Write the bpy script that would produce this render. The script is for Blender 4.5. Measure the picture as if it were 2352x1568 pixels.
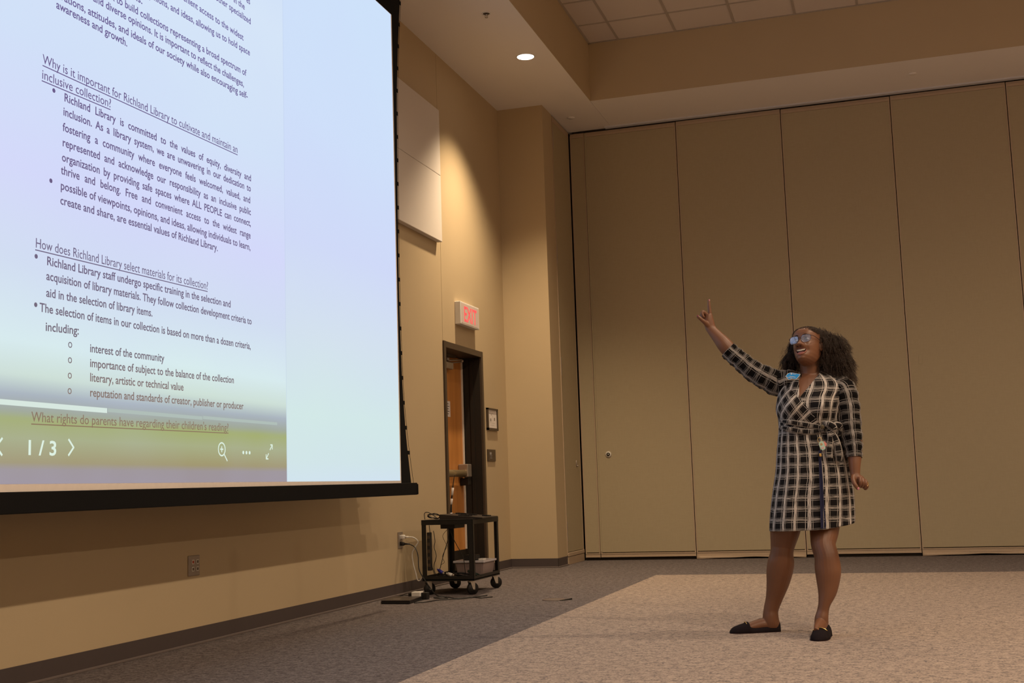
import bpy, bmesh, math, random
from mathutils import Vector, Matrix
random.seed(7)
PI = math.pi
sc = bpy.context.scene
for o in list(bpy.data.objects): bpy.data.objects.remove(o, do_unlink=True)

# ------------------------------------------------------------------ camera
CAM = Vector((3.8163, -13.1692, 0.8156)); YAW, PITCH, ROLL, FPX = 0.2996, 0.1210, -0.0321, 2775.16
def cam_axes(yaw, pitch, roll):
    f = Vector((-math.sin(yaw)*math.cos(pitch), math.cos(yaw)*math.cos(pitch), math.sin(pitch)))
    r = Vector((math.cos(yaw), math.sin(yaw), 0)); u = r.cross(f)
    return math.cos(roll)*r + math.sin(roll)*u, -math.sin(roll)*r + math.cos(roll)*u, f
cr, cu, cf = cam_axes(YAW, PITCH, ROLL)
cam = bpy.data.objects.new('camera', bpy.data.cameras.new('camera'))
sc.collection.objects.link(cam); sc.camera = cam
cam.data.sensor_width = 36; cam.data.lens = FPX/2352*36; cam.data.clip_end = 100
cam.matrix_world = Matrix(((cr.x, cu.x, -cf.x, CAM.x), (cr.y, cu.y, -cf.y, CAM.y), (cr.z, cu.z, -cf.z, CAM.z), (0, 0, 0, 1)))

# ------------------------------------------------------------------ world, lights, exposure
w = bpy.data.worlds.new('world'); sc.world = w; w.use_nodes = True
w.node_tree.nodes['Background'].inputs[0].default_value = (0.03, 0.02, 0.012, 1)
w.node_tree.nodes['Background'].inputs[1].default_value = 0.3
sc.view_settings.view_transform = 'Standard'; sc.view_settings.look = 'None'
sc.view_settings.exposure = 0.0; sc.view_settings.gamma = 1.0; sc.view_settings.use_curve_mapping = False
WARM = (1.0, 0.775, 0.545)
CAN_W, WASH_W = 295, 560
SOFT_H, TRAY_H = 4.873, 5.50
def spot(x, y, z, watts, angle, blend, r=0.05, col=WARM):
    l = bpy.data.lights.new('can_and_fill_light', 'SPOT'); l.energy = watts; l.color = col
    l.spot_size = math.radians(angle); l.spot_blend = blend; l.shadow_soft_size = r
    o = bpy.data.objects.new('can_and_fill_light', l); sc.collection.objects.link(o); o.location = (x, y, z)
    return o
# the lit cans of the tray, two rows parallel to the screen wall; last pair added for bounce
CANS = [(5.7, -8.4), (5.7, -10.8), (5.7, -6.0), (5.7, -13.2), (11.2, -8.4), (11.2, -10.8), (11.2, -6.0), (11.2, -13.2), (5.7, -15.6), (11.2, -15.6)]
for x, y in CANS: spot(x, y, TRAY_H-0.065, CAN_W, 166, 0.75, 0.05)
for x, y in ((9.9, -3.4), (9.9, -5.8), (9.9, -8.2), (11.8, -4.6)): spot(x, y, TRAY_H-0.065, 640, 82, 0.6, 0.05)     # unseen fill lamps, added right of the picture for bounce light
spot(2.7, -4.3, TRAY_H-0.075, 110, 130, 0.9, 0.06)
spot(0.761, -2.551, SOFT_H-0.07, WASH_W, 102, 1.0, 0.06, (1.0, 0.76, 0.48))

# ------------------------------------------------------------------ helpers
def wloc(o):
    v = Vector((0, 0, 0))
    while o: v = v + o.location; o = o.parent
    return v
def obj(name, bm, mat, parent=None, smooth=False, shift=True):
    me = bpy.data.meshes.new(name)
    if shift and parent: bmesh.ops.translate(bm, vec=-wloc(parent), verts=bm.verts)
    bmesh.ops.recalc_face_normals(bm, faces=bm.faces)
    bm.to_mesh(me); bm.free()
    for m in (mat if isinstance(mat, (list, tuple)) else [mat]): me.materials.append(m)
    if smooth: me.polygons.foreach_set('use_smooth', [True]*len(me.polygons))
    o = bpy.data.objects.new(name, me); sc.collection.objects.link(o)
    if parent: o.parent = parent
    return o
def thing(name, label, cat, loc=(0, 0, 0), group=None, rz=0):
    o = bpy.data.objects.new(name, None); sc.collection.objects.link(o)
    o.location = loc; o.rotation_euler = (0, 0, rz); o['label'] = label; o['category'] = cat
    if group: o['group'] = group
    return o
def tag(o, label, cat, group=None):
    o['label'] = label; o['category'] = cat
    if group: o['group'] = group
    return o
def struct(o): o['kind'] = 'structure'; return o
def B(): return bmesh.new()
def box(bm, x0, x1, y0, y1, z0, z1, bev=0):
    r = bmesh.ops.create_cube(bm, size=1)
    vs = r['verts']
    for v in vs:
        v.co = Vector((x0+(v.co.x+.5)*(x1-x0), y0+(v.co.y+.5)*(y1-y0), z0+(v.co.z+.5)*(z1-z0)))
    if bev:
        es = list({e for v in vs for e in v.link_edges})
        bmesh.ops.bevel(bm, geom=es, offset=bev, segments=2, affect='EDGES', profile=0.5)
    return bm
def cyl(bm, p0, p1, r0, r1=None, n=16, caps=True):
    if r1 is None: r1 = r0
    p0, p1 = Vector(p0), Vector(p1); d = (p1-p0); q = d.to_track_quat('Z', 'Y')
    M = Matrix.Translation((p0+p1)/2) @ q.to_matrix().to_4x4()
    bmesh.ops.create_cone(bm, cap_ends=caps, segments=n, radius1=r0, radius2=r1, depth=d.length, matrix=M)
    return bm
def ball(bm, c, r, s=(1, 1, 1), u=20, v=12, rot=None):
    M = Matrix.Translation(Vector(c))
    if rot is not None: M = M @ rot.to_4x4()
    M = M @ Matrix.Diagonal((r*s[0], r*s[1], r*s[2], 1))
    bmesh.ops.create_uvsphere(bm, u_segments=u, v_segments=v, radius=1, matrix=M)
    return bm
def catmull(pts, n=6):
    out = []; P = [Vector(p) for p in pts]
    for i in range(len(P)-1):
        p0 = P[max(i-1, 0)]; p1 = P[i]; p2 = P[i+1]; p3 = P[min(i+2, len(P)-1)]
        for k in range(n):
            t = k/n
            out.append(0.5*((2*p1)+(-p0+p2)*t+(2*p0-5*p1+4*p2-p3)*t*t+(-p0+3*p1-3*p2+p3)*t**3))
    out.append(P[-1]); return out
def tube(bm, pts, r, n=8, smooth=5):
    """a round cable or rod along pts; r a number or a list of radii"""
    P = catmull(pts, smooth) if smooth else [Vector(p) for p in pts]
    m = len(P); rings = []; up = Vector((0, 0, 1))
    t0 = (P[1]-P[0]).normalized(); nrm = t0.cross(up)
    if nrm.length < 1e-3: nrm = t0.cross(Vector((1, 0, 0)))
    nrm.normalize()
    for i in range(m):
        t = (P[min(i+1, m-1)]-P[max(i-1, 0)]).normalized()
        nrm = (nrm - t*nrm.dot(t)).normalized(); b = t.cross(nrm)
        if isinstance(r, (list, tuple)):
            f = i/(m-1)*(len(r)-1); k = min(int(f), len(r)-2); rr = r[k]+(r[k+1]-r[k])*(f-k)
        else: rr = r
        rings.append([bm.verts.new(P[i]+rr*(math.cos(a)*nrm+math.sin(a)*b)) for a in [2*PI*j/n for j in range(n)]])
    for a, b_ in zip(rings, rings[1:]):
        for j in range(n): bm.faces.new((a[j], a[(j+1) % n], b_[(j+1) % n], b_[j]))
    bm.faces.new(rings[0][::-1]); bm.faces.new(rings[-1]); return bm

class NT:
    """tiny node-graph writer"""
    def __init__(s, name, rough=0.8, spec=0.3, metal=0.0):
        s.m = bpy.data.materials.new(name); s.m.use_nodes = True; s.t = s.m.node_tree; s.n = s.t.nodes
        s.b = s.n['Principled BSDF']; s.b.inputs['Roughness'].default_value = rough
        s.b.inputs['Specular IOR Level'].default_value = spec; s.b.inputs['Metallic'].default_value = metal
        s._tc = None
    def tc(s, k='Object'):
        if not s._tc: s._tc = s.n.new('ShaderNodeTexCoord')
        return s._tc.outputs[k]
    def pos(s): return s.n.new('ShaderNodeNewGeometry').outputs['Position']
    def lk(s, a, b):
        if isinstance(a, (int, float)): b.default_value = a
        elif isinstance(a, tuple): b.default_value = a if len(a) == 4 or len(b.default_value) == 3 else a+(1,)
        else: s.t.links.new(a, b)
    def math(s, op, a, b=0.0, c=0.0, clamp=False):
        n = s.n.new('ShaderNodeMath'); n.operation = op; n.use_clamp = clamp
        s.lk(a, n.inputs[0]); s.lk(b, n.inputs[1]); s.lk(c, n.inputs[2]); return n.outputs[0]
    def mapr(s, v, a, b, c=0.0, d=1.0, smooth=False):
        n = s.n.new('ShaderNodeMapRange'); n.interpolation_type = 'SMOOTHSTEP' if smooth else 'LINEAR'
        s.lk(v, n.inputs[0])
        for i, x in enumerate((a, b, c, d)): s.lk(x, n.inputs[i+1])
        return n.outputs[0]
    def noise(s, vec, scale, detail=3, rough=0.5, dist=0.0, st=None):
        if st:
            mp = s.n.new('ShaderNodeMapping'); mp.inputs['Scale'].default_value = st; s.lk(vec, mp.inputs[0]); vec = mp.outputs[0]
        n = s.n.new('ShaderNodeTexNoise'); s.lk(vec, n.inputs['Vector']); n.inputs['Scale'].default_value = scale
        n.inputs['Detail'].default_value = detail; n.inputs['Roughness'].default_value = rough; n.inputs['Distortion'].default_value = dist
        return n.outputs[0]
    def mix(s, f, a, b, blend='MIX'):
        n = s.n.new('ShaderNodeMix'); n.data_type = 'RGBA'; n.blend_type = blend
        s.lk(f, n.inputs[0]); s.lk(a, n.inputs[6]); s.lk(b, n.inputs[7]); return n.outputs[2]
    def ramp(s, v, stops, ease='LINEAR'):
        n = s.n.new('ShaderNodeValToRGB'); n.color_ramp.interpolation = ease; e = n.color_ramp.elements
        while len(e) < len(stops): e.new(0.5)
        for q, (p, c) in zip(e, stops): q.position = p; q.color = tuple(c)+(1,)
        s.lk(v, n.inputs[0]); return n.outputs[0]
    def sep(s, v):
        n = s.n.new('ShaderNodeSeparateXYZ'); s.lk(v, n.inputs[0]); return n.outputs
    def comb(s, x, y, z=0.0):
        n = s.n.new('ShaderNodeCombineXYZ')
        for i, q in enumerate((x, y, z)): s.lk(q, n.inputs[i])
        return n.outputs[0]
    def bump(s, h, strength=0.2, dist=0.01):
        n = s.n.new('ShaderNodeBump'); n.inputs['Strength'].default_value = strength; n.inputs['Distance'].default_value = dist
        s.lk(h, n.inputs['Height']); s.lk(n.outputs[0], s.b.inputs['Normal'])
    def col(s, c): s.lk(c, s.b.inputs['Base Color']); return s.m
def srgb(r, g, b):
    f = lambda c: (c/255/12.92) if c/255 <= 0.04045 else ((c/255+0.055)/1.055)**2.4
    return (f(r), f(g), f(b))
def plain(name, c, rough=0.7, spec=0.3, metal=0.0, var=0.06, scale=30, bump=0.0):
    t = NT(name, rough, spec, metal); n = t.noise(t.tc(), scale, 3)
    lo = tuple(x*(1-var) for x in c); hi = tuple(min(1, x*(1+var)) for x in c)
    if bump: t.bump(n, bump, 0.004)
    return t.col(t.mix(n, lo, hi))
def emit(name, c, e):
    m = bpy.data.materials.new(name); m.use_nodes = True; n = m.node_tree.nodes; n.clear()
    o = n.new('ShaderNodeOutputMaterial'); s = n.new('ShaderNodeEmission'); s.inputs[0].default_value = c+(1,); s.inputs[1].default_value = e
    m.node_tree.links.new(s.outputs[0], o.inputs[0]); return m

# ------------------------------------------------------------------ materials of the room
def wall_mat(name, c, var=0.05):
    t = NT(name, 0.62, 0.3); p = t.tc()
    fine = t.noise(p, 260, 2, 0.6); big = t.noise(p, 1.3, 3)
    c1 = t.mix(big, tuple(x*(1-var) for x in c), tuple(x*(1+var) for x in c))
    t.bump(fine, 0.25, 0.002); return t.col(c1)
M_WALL = wall_mat('tan_wall_paint', (0.485, 0.382, 0.245))
M_SOFFIT = wall_mat('white_gypsum_paint', (0.82, 0.78, 0.75), 0.02)
def fabric_panel():
    t = NT('partition_vinyl', 0.75, 0.2); p = t.tc()
    a = t.noise(p, 90, 3, 0.6, 0, (1, 1, 0.12)); b = t.noise(p, 90, 3, 0.6, 0, (0.12, 1, 1)); g = t.noise(p, 240, 2, 0.7)
    n = t.math('ADD', t.math('MULTIPLY', a, 0.5), t.math('MULTIPLY', b, 0.5)); n = t.math('ADD', t.math('MULTIPLY', n, 0.6), t.math('MULTIPLY', g, 0.4))
    t.bump(n, 0.1, 0.001)
    return t.col(t.ramp(n, [(0.3, (0.372, 0.308, 0.203)), (0.7, (0.426, 0.358, 0.24))]))
M_PART = fabric_panel()
M_PTRIM = plain('partition_edge_trim', (0.43, 0.325, 0.23), 0.5, 0.4)
M_PDARK = plain('dark_gap_seal', (0.03, 0.022, 0.015), 0.9)
M_TRACK = plain('grey_ceiling_track', (0.58, 0.58, 0.62), 0.5)
M_BASE = plain('brown_rubber_base', (0.072, 0.056, 0.056), 0.5, 0.4)
M_TOE = plain('base_toe_edge', (0.15, 0.122, 0.115), 0.55)
M_TILE = plain('ceiling_tile_fissured', (0.63, 0.56, 0.50), 0.9, 0.1, 0, 0.05, 160, 0.2)
M_GRID = plain('ceiling_tee_bar', (0.42, 0.365, 0.31), 0.6)
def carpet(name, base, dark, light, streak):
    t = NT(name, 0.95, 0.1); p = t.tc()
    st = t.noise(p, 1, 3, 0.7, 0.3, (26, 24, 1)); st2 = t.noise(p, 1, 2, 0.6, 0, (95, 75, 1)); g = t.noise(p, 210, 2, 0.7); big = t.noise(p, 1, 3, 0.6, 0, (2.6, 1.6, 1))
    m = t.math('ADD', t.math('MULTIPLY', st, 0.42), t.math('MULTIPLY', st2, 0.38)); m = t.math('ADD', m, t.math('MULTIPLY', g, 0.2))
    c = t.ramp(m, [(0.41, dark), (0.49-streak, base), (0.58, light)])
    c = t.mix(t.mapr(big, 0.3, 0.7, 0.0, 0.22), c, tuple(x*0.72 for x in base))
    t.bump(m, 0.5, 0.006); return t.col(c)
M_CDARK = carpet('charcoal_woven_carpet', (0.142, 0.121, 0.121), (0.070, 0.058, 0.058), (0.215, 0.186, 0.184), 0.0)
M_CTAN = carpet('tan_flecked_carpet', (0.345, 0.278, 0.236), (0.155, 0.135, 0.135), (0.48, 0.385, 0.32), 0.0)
M_BLK = plain('black_powder_coat', (0.012, 0.011, 0.010), 0.45, 0.4)
M_BLKPL = plain('black_plastic', (0.015, 0.014, 0.014), 0.5, 0.4)
M_BRONZE = plain('dark_bronze_frame', (0.060, 0.042, 0.028), 0.45, 0.4)
M_JAMB = plain('black_brown_jamb', (0.016, 0.012, 0.009), 0.6)
def wood():
    t = NT('orange_maple_door', 0.4, 0.4); p = t.tc()
    a = t.noise(p, 1, 4, 0.55, 0.6, (3, 14, 0.9)); b = t.noise(p, 1, 2, 0.6, 0, (60, 180, 3))
    m = t.math('ADD', t.math('MULTIPLY', a, 0.75), t.math('MULTIPLY', b, 0.25))
    return t.col(t.ramp(m, [(0.3, (0.42, 0.165, 0.04)), (0.7, (0.60, 0.27, 0.075))]))
M_WOOD = wood()
M_STEEL = plain('brushed_steel', (0.55, 0.52, 0.48), 0.35, 0.5, 0.9)
M_STEELP = plain('stainless_cover_plate', (0.36, 0.31, 0.27), 0.35, 0.5, 0.6)
M_WHITEPL = plain('white_plastic', (0.72, 0.70, 0.67), 0.45)
M_IVORY = plain('pale_grey_plastic', (0.62, 0.58, 0.52), 0.5)
M_PAPER = plain('white_paper', (0.75, 0.70, 0.68), 0.8)
M_ACOUST = plain('white_acoustic_fabric', (0.66, 0.61, 0.57), 0.95, 0.1, 0, 0.03, 220, 0.15)
M_INK = plain('black_print', (0.05, 0.045, 0.045), 0.8)

# ------------------------------------------------------------------ room shell
RX, RY = 14.0, -18.0      # far right wall, wall behind the camera
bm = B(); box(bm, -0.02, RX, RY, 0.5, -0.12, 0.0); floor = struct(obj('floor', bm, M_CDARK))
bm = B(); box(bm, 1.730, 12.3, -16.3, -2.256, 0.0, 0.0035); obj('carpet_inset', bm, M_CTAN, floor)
bm = B()   # floor box lid in the dark carpet
cyl(bm, (1.40, -4.52, 0.0), (1.40, -4.52, 0.006), 0.085, 0.08, 28); lid = obj('floor_outlet_lid', bm, plain('brown_floor_lid', (0.155, 0.118, 0.10), 0.7), floor, True)
bm = B(); cyl(bm, (1.47, -4.60, 0.0), (1.53, -4.50, 0.0062), 0.006, n=8); obj('lid_latch', bm, M_BLK, lid)

SE = -2.944                     # control joint above the door frame
DY0, DY1, DZ = -2.955, -1.861, 2.170
bm = B()
box(bm, -0.30, 0, RY, SE-0.004, 0, 5.6)
wl = struct(obj('wall_left', bm, M_WALL))
bm = B()
pg = [(SE+0.002, DZ-0.03), (SE+0.002, 5.6), (0.25, 5.6), (0.25, 0.0), (DY1-0.02, 0.0), (DY1-0.02, DZ-0.03)]
fa = [bm.verts.new((0.0, y, z)) for y, z in pg]; ba = [bm.verts.new((-0.30, y, z)) for y, z in pg]
bm.faces.new(fa); bm.faces.new(ba[::-1])
for i in range(6): bm.faces.new((fa[i], ba[i], ba[(i+1) % 6], fa[(i+1) % 6]))
obj('wall_section', bm, M_WALL, wl)
bm = B(); box(bm, -0.02, -0.006, SE-0.005, SE+0.003, DZ, 5.6); obj('joint_reveal', bm, M_PDARK, wl)
bm = B(); box(bm, 0.0, 0.502, -1.088, -0.72, 0, 5.3); struct(obj('wall_return', bm, M_WALL))
bm = B(); box(bm, RX, RX+0.2, RY, 0.6, 0, 5.6); struct(obj('wall_right', bm, M_WALL))
bm = B(); box(bm, -0.3, RX+0.2, RY-0.2, RY, 0, 5.6); struct(obj('wall_rear', bm, M_WALL))

# storage pocket door between return wall and folding partition
pk = struct(obj('wall_pocket', box(B(), 0.02, 0.497, -0.72, 0.09, 0, 5.3), M_PDARK))
obj('pocket_panel', box(B(), 0.475, 0.506, -0.705, -0.03, 0.13, 4.80, 0.003), M_PART, pk)
obj('edge_trim', box(B(), 0.47, 0.509, -0.03, -0.012, 0.10, 4.82), M_PTRIM, pk)
obj('edge_trim', box(B(), 0.47, 0.509, -0.718, -0.707, 0.10, 4.82), M_PTRIM, pk)
obj('head_trim', box(B(), 0.47, 0.510, -0.718, -0.012, 4.80, 4.86, 0.006), M_PTRIM, pk)
bm = B(); box(bm, 0.47, 0.516, -0.70, -0.01, 0.085, 0.125, 0.005); box(bm, 0.47, 0.512, -0.70, -0.01, 0.0, 0.08, 0.004)
obj('bottom_seal', bm, M_PTRIM, pk)
for z in (0.35, 2.1, 3.32, 4.6):
    bm = B(); cyl(bm, (0.507, -0.700, z-0.10), (0.507, -0.700, z+0.10), 0.006, n=10)
    for k in range(5): cyl(bm, (0.507, -0.700, z-0.10+k*0.045), (0.507, -0.700, z-0.095+k*0.045), 0.008, n=10)
    obj('hinge', bm, M_STEELP, pk)
bm = B(); ball(bm, (0.508, -0.20, 1.07), 0.03, (0.3, 0.6, 1.2)); cyl(bm, (0.508, -0.20, 1.04), (0.530, -0.20, 1.04), 0.008)
obj('pull_latch', bm, M_STEELP, pk, True)

# operable partition: panels hung from a ceiling track
wb = struct(obj('wall_back', box(B(), 0.3, RX, 0.10, 0.25, 0, 5.3), M_PDARK))
obj('ceiling_track', box(B(), 0.95, RX, -0.060, 0.0, SOFT_H-0.016, SOFT_H+0.02), M_TRACK, wb)
obj('jamb_strip', box(B(), 0.694, 0.712, -0.007, 0.0, 0.09, 4.84, 0.003), M_PART, wb)
obj('head_gap', box(B(), 0.55, RX, 0.02, 0.09, SOFT_H-0.05, SOFT_H+0.05), M_PDARK, wb)
edges = [0.520, 0.695, 1.7495, 2.9065, 4.053, 5.2055, 6.355, 7.505, 8.655, 9.805, 10.955, 12.105, 13.255, RX]
for i, (a, b) in enumerate(zip(edges, edges[1:])):
    g = 0.0032 if i % 2 else 0.0042
    dz = random.uniform(-0.004, 0.004); top = 4.825+dz
    pn = obj('partition_panel', box(B(), a+g, b-g, 0.0, 0.085, 0.085, top-0.03, 0.004), M_PART, wb)
    for xx in (a+g, b-g-0.012): obj('edge_trim', box(B(), xx, xx+0.012, -0.003, 0.09, 0.03, top), M_PTRIM, pn)
    bm = B(); box(bm, a+g, b-g, -0.004, 0.088, top-0.030, top, 0.002); box(bm, a+g, b-g, 0.004, 0.08, top, top+0.022, 0.003); obj('head_trim', bm, M_PTRIM, pn)
    bm = B()
    box(bm, a+g, b-g, -0.006, 0.088, 0.066, 0.078, 0.002); box(bm, a+g, b-g, -0.002, 0.085, 0.044, 0.066); box(bm, a+g, b-g, -0.008, 0.085, 0.032, 0.044, 0.002)
    obj('bottom_rail', bm, M_PTRIM, pn)
    if i in (2, 4, 6, 8, 10):      # the rubber sweep has dropped out of its rail
        bm = B(); n = 24; row = []
        for k in range(n+1):
            f = k/n; x = a+g+f*(b-a-2*g); sag = 0.5+0.5*math.cos(PI*2*f*0.9+0.1)
            zt = 0.034; zb = 0.0+0.014*(1-sag)+0.004*math.sin(9*f)**2; y0 = -0.012-0.012*sag
            row.append([bm.verts.new((x, y, z)) for y, z in ((y0+0.01, zt), (y0-0.006, zb+0.002), (y0+0.004, zb), (y0+0.02, zt))])
        for p, q in zip(row, row[1:]):
            for j in range(4): bm.faces.new((p[j], q[j], q[(j+1) % 4], p[(j+1) % 4]))
        bm.faces.new(row[0]); bm.faces.new(row[-1][::-1]); obj('floor_sweep', bm, M_PTRIM, pn, True)
    else:
        obj('floor_sweep', box(B(), a+g, b-g, 0.02, 0.07, 0.002, 0.036), M_PDARK, pn)
bm = B(); cyl(bm, (0.826, 0.0, 1.158), (0.826, -0.010, 1.158), 0.036, 0.032, 28); lockp = obj('lock_rose', bm, M_IVORY, wb, True)
bm = B(); cyl(bm, (0.826, -0.009, 1.158), (0.826, -0.013, 1.158), 0.019, n=20); lr = obj('lock_cylinder', bm, M_BLK, lockp, True)
bm = B(); cyl(bm, (0.826, -0.012, 1.158), (0.826, -0.016, 1.158), 0.006, n=10); obj('key_slot', bm, M_IVORY, lockp)
obj('blank_plate', box(B(), 4.155, 4.190, -0.003, 0.0, 1.962, 2.052, 0.001), M_PART, wb)

# baseboards: rubber cove base with a paler toe
def base(name, x0, x1, y0, y1, nx, ny):
    h = 0.095
    bm = B(); box(bm, x0, x1, y0, y1, 0.012, h, 0.002); o = struct(obj(name, bm, M_BASE))
    bm = B(); box(bm, x0-(0.012 if nx < 0 else 0), x1+(0.012 if nx > 0 else 0), y0-(0.012 if ny < 0 else 0), y1, 0, 0.013, 0.003); obj('toe', bm, M_TOE, o)
base('baseboard_left', 0.0, 0.006, RY, DY0-0.005, 1, 0)
base('baseboard_corner', 0.0, 0.006, DY1+0.005, -1.088, 1, 0)
base('baseboard_return', 0.006, 0.508, -1.094, -1.088, 0, -1)
base('baseboard_pocket', 0.502, 0.508, -1.094, -0.725, 1, 0)

# ceiling: soffit around a raised tray of lay-in tiles
TX0, TX1, TY0, TY1 = 1.015, 12.8, -16.5, -1.012
bm = B()
box(bm, -0.3, TX0, RY, 0.3, SOFT_H, 5.3)
ceil = struct(obj('ceiling', bm, M_SOFFIT))
bm = B()
box(bm, TX0+0.003, TX1, TY1, 0.3, SOFT_H, 5.3); box(bm, TX1, RX+.2, RY, 0.3, SOFT_H, 5.3); box(bm, TX0+0.003, TX1, RY, TY0, SOFT_H, 5.3)
obj('soffit', bm, M_SOFFIT, ceil)
bm = B()
box(bm, TX0, TX0+0.006, TY0, TY1, SOFT_H, TRAY_H+.1); box(bm, TX0, TX1, TY1-0.006, TY1, SOFT_H, TRAY_H+.1)
box(bm, TX1-0.006, TX1, TY0, TY1, SOFT_H, TRAY_H+.1); box(bm, TX0, TX1, TY0, TY0+0.006, SOFT_H, TRAY_H+.1)
bmesh.ops.translate(bm, vec=(0, 0, 0.0005), verts=bm.verts)
obj('tray_side', bm, M_WALL, ceil)
bxs = [TX0]+[1.349+0.61*i for i in range(19) if 1.349+0.61*i < TX1]+[TX1]
bys = [TY1]+[-1.550-0.61*i for i in range(25) if -1.550-0.61*i > TY0]+[TY0]
far = B()
for i in range(len(bxs)-1):
    for j in range(len(bys)-1):
        x0, x1, y1, y0 = bxs[i]+0.011, bxs[i+1]-0.011, bys[j]-0.011, bys[j+1]+0.011
        if j < 8 and i < 16:
            obj('ceiling_tile', box(B(), x0, x1, y0, y1, TRAY_H+random.uniform(0.001, 0.004), TRAY_H+0.02), M_TILE, ceil)
        else: box(far, x0, x1, y0, y1, TRAY_H+0.002, TRAY_H+0.02)
o = obj('ceiling_tile_field', far, M_TILE, ceil); o['kind'] = 'stuff'
bm = B()
for x in bxs[1:-1]: box(bm, x-0.012, x+0.012, TY0, TY1, TRAY_H-0.003, TRAY_H+0.01)
for y in bys[1:-1]: box(bm, TX0, TX1, y-0.012, y+0.012, TRAY_H-0.0028, TRAY_H+0.01)
box(bm, TX0+.006, TX0+0.030, TY0, TY1, TRAY_H-0.004, TRAY_H); box(bm, TX0, TX1, TY1-0.028, TY1-.006, TRAY_H-0.004, TRAY_H)
obj('ceiling_grid', bm, M_GRID, ceil)
bm = B(); box(bm, -0.3, RX+.2, RY, 0.3, 5.56, 5.6); obj('ceiling_deck', bm, M_PDARK, ceil)

# recessed downlights
M_LAMP = emit('lamp_lens', (1.0, 0.86, 0.70), 14.0)
def downlight(x, y, z, r, label, group=None):
    t = thing('downlight', label, 'light', (x, y, z), group)
    bm = B(); n = 32
    prof = [(r*1.10, 0.0), (r*1.10, -0.004), (r*1.0, -0.006), (r*0.96, -0.002), (r*0.94, 0.0)]
    rings = [[bm.verts.new((x+q*math.cos(2*PI*k/n), y+q*math.sin(2*PI*k/n), z+h)) for k in range(n)] for q, h in prof]
    for a, b in zip(rings, rings[1:]):
        for k in range(n): bm.faces.new((a[k], a[(k+1) % n], b[(k+1) % n], b[k]))
    obj('trim_ring', bm, M_WHITEPL, t, True)
    bm = B(); cyl(bm, (x, y, z-0.001), (x, y, z-0.003), r*0.95, n=n); obj('lens', bm, M_LAMP, t)
downlight(0.761, -2.551, SOFT_H, 0.082, 'glowing round downlight in the white soffit above the tan wall')

# fixtures for the tray cans and for the added fill lamps
for x, y in CANS+[(9.9, -3.4), (9.9, -5.8), (9.9, -8.2), (11.8, -4.6), (2.7, -4.3)]:
    bm = B(); cyl(bm, (x, y, TRAY_H-0.001), (x, y, TRAY_H-0.006), 0.10, 0.095, 28); tr = obj('can_and_fill_trim', bm, M_WHITEPL, ceil)
    bm = B(); cyl(bm, (x, y, TRAY_H-0.006), (x, y, TRAY_H-0.008), 0.080, n=28); obj('can_and_fill_lens', bm, M_LAMP, tr)

# sprinkler
t = thing('sprinkler_head', 'chrome sprinkler head in a recessed ring on the white soffit', 'sprinkler', (0.749, -3.681, SOFT_H))
bm = B(); n = 28
prof = [(0.042, 0.0), (0.042, -0.004), (0.034, -0.006), (0.028, -0.001)]
rings = [[bm.verts.new((0.749+q*math.cos(2*PI*k/n), -3.681+q*math.sin(2*PI*k/n), SOFT_H+h)) for k in range(n)] for q, h in prof]
for a, b in zip(rings, rings[1:]):
    for k in range(n): bm.faces.new((a[k], a[(k+1) % n], b[(k+1) % n], b[k]))
obj('escutcheon', bm, M_WHITEPL, t, True)
obj('recess', cyl(B(), (0.749, -3.681, SOFT_H-0.0005), (0.749, -3.681, SOFT_H-0.002), 0.029, n=24), M_BRONZE, t)
bm = B(); cyl(bm, (0.749, -3.681, SOFT_H-0.001), (0.749, -3.681, SOFT_H-0.02), 0.009); cyl(bm, (0.749, -3.681, SOFT_H-0.034), (0.749, -3.681, SOFT_H-0.037), 0.014)
for s in (-1, 1): tube(bm, [(0.749+s*0.008, -3.681, SOFT_H-0.014), (0.749+s*0.013, -3.681, SOFT_H-0.025), (0.749+s*0.002, -3.681, SOFT_H-0.035)], 0.002, 6)
obj('sprinkler_body', bm, M_STEEL, t, True)
for x, y, r, lab in ((0.678, -0.533, 0.045, 'small round white cover plate on the soffit near the partition corner'), (4.282, -0.578, 0.04, 'small round white cover plate on the soffit above the far panels')):
    tag(obj('ceiling_cover_plate', cyl(B(), (x, y, SOFT_H), (x, y, SOFT_H-0.008), r, r*0.92, 28), M_SOFFIT, None, True), lab, 'cover plate')

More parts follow.
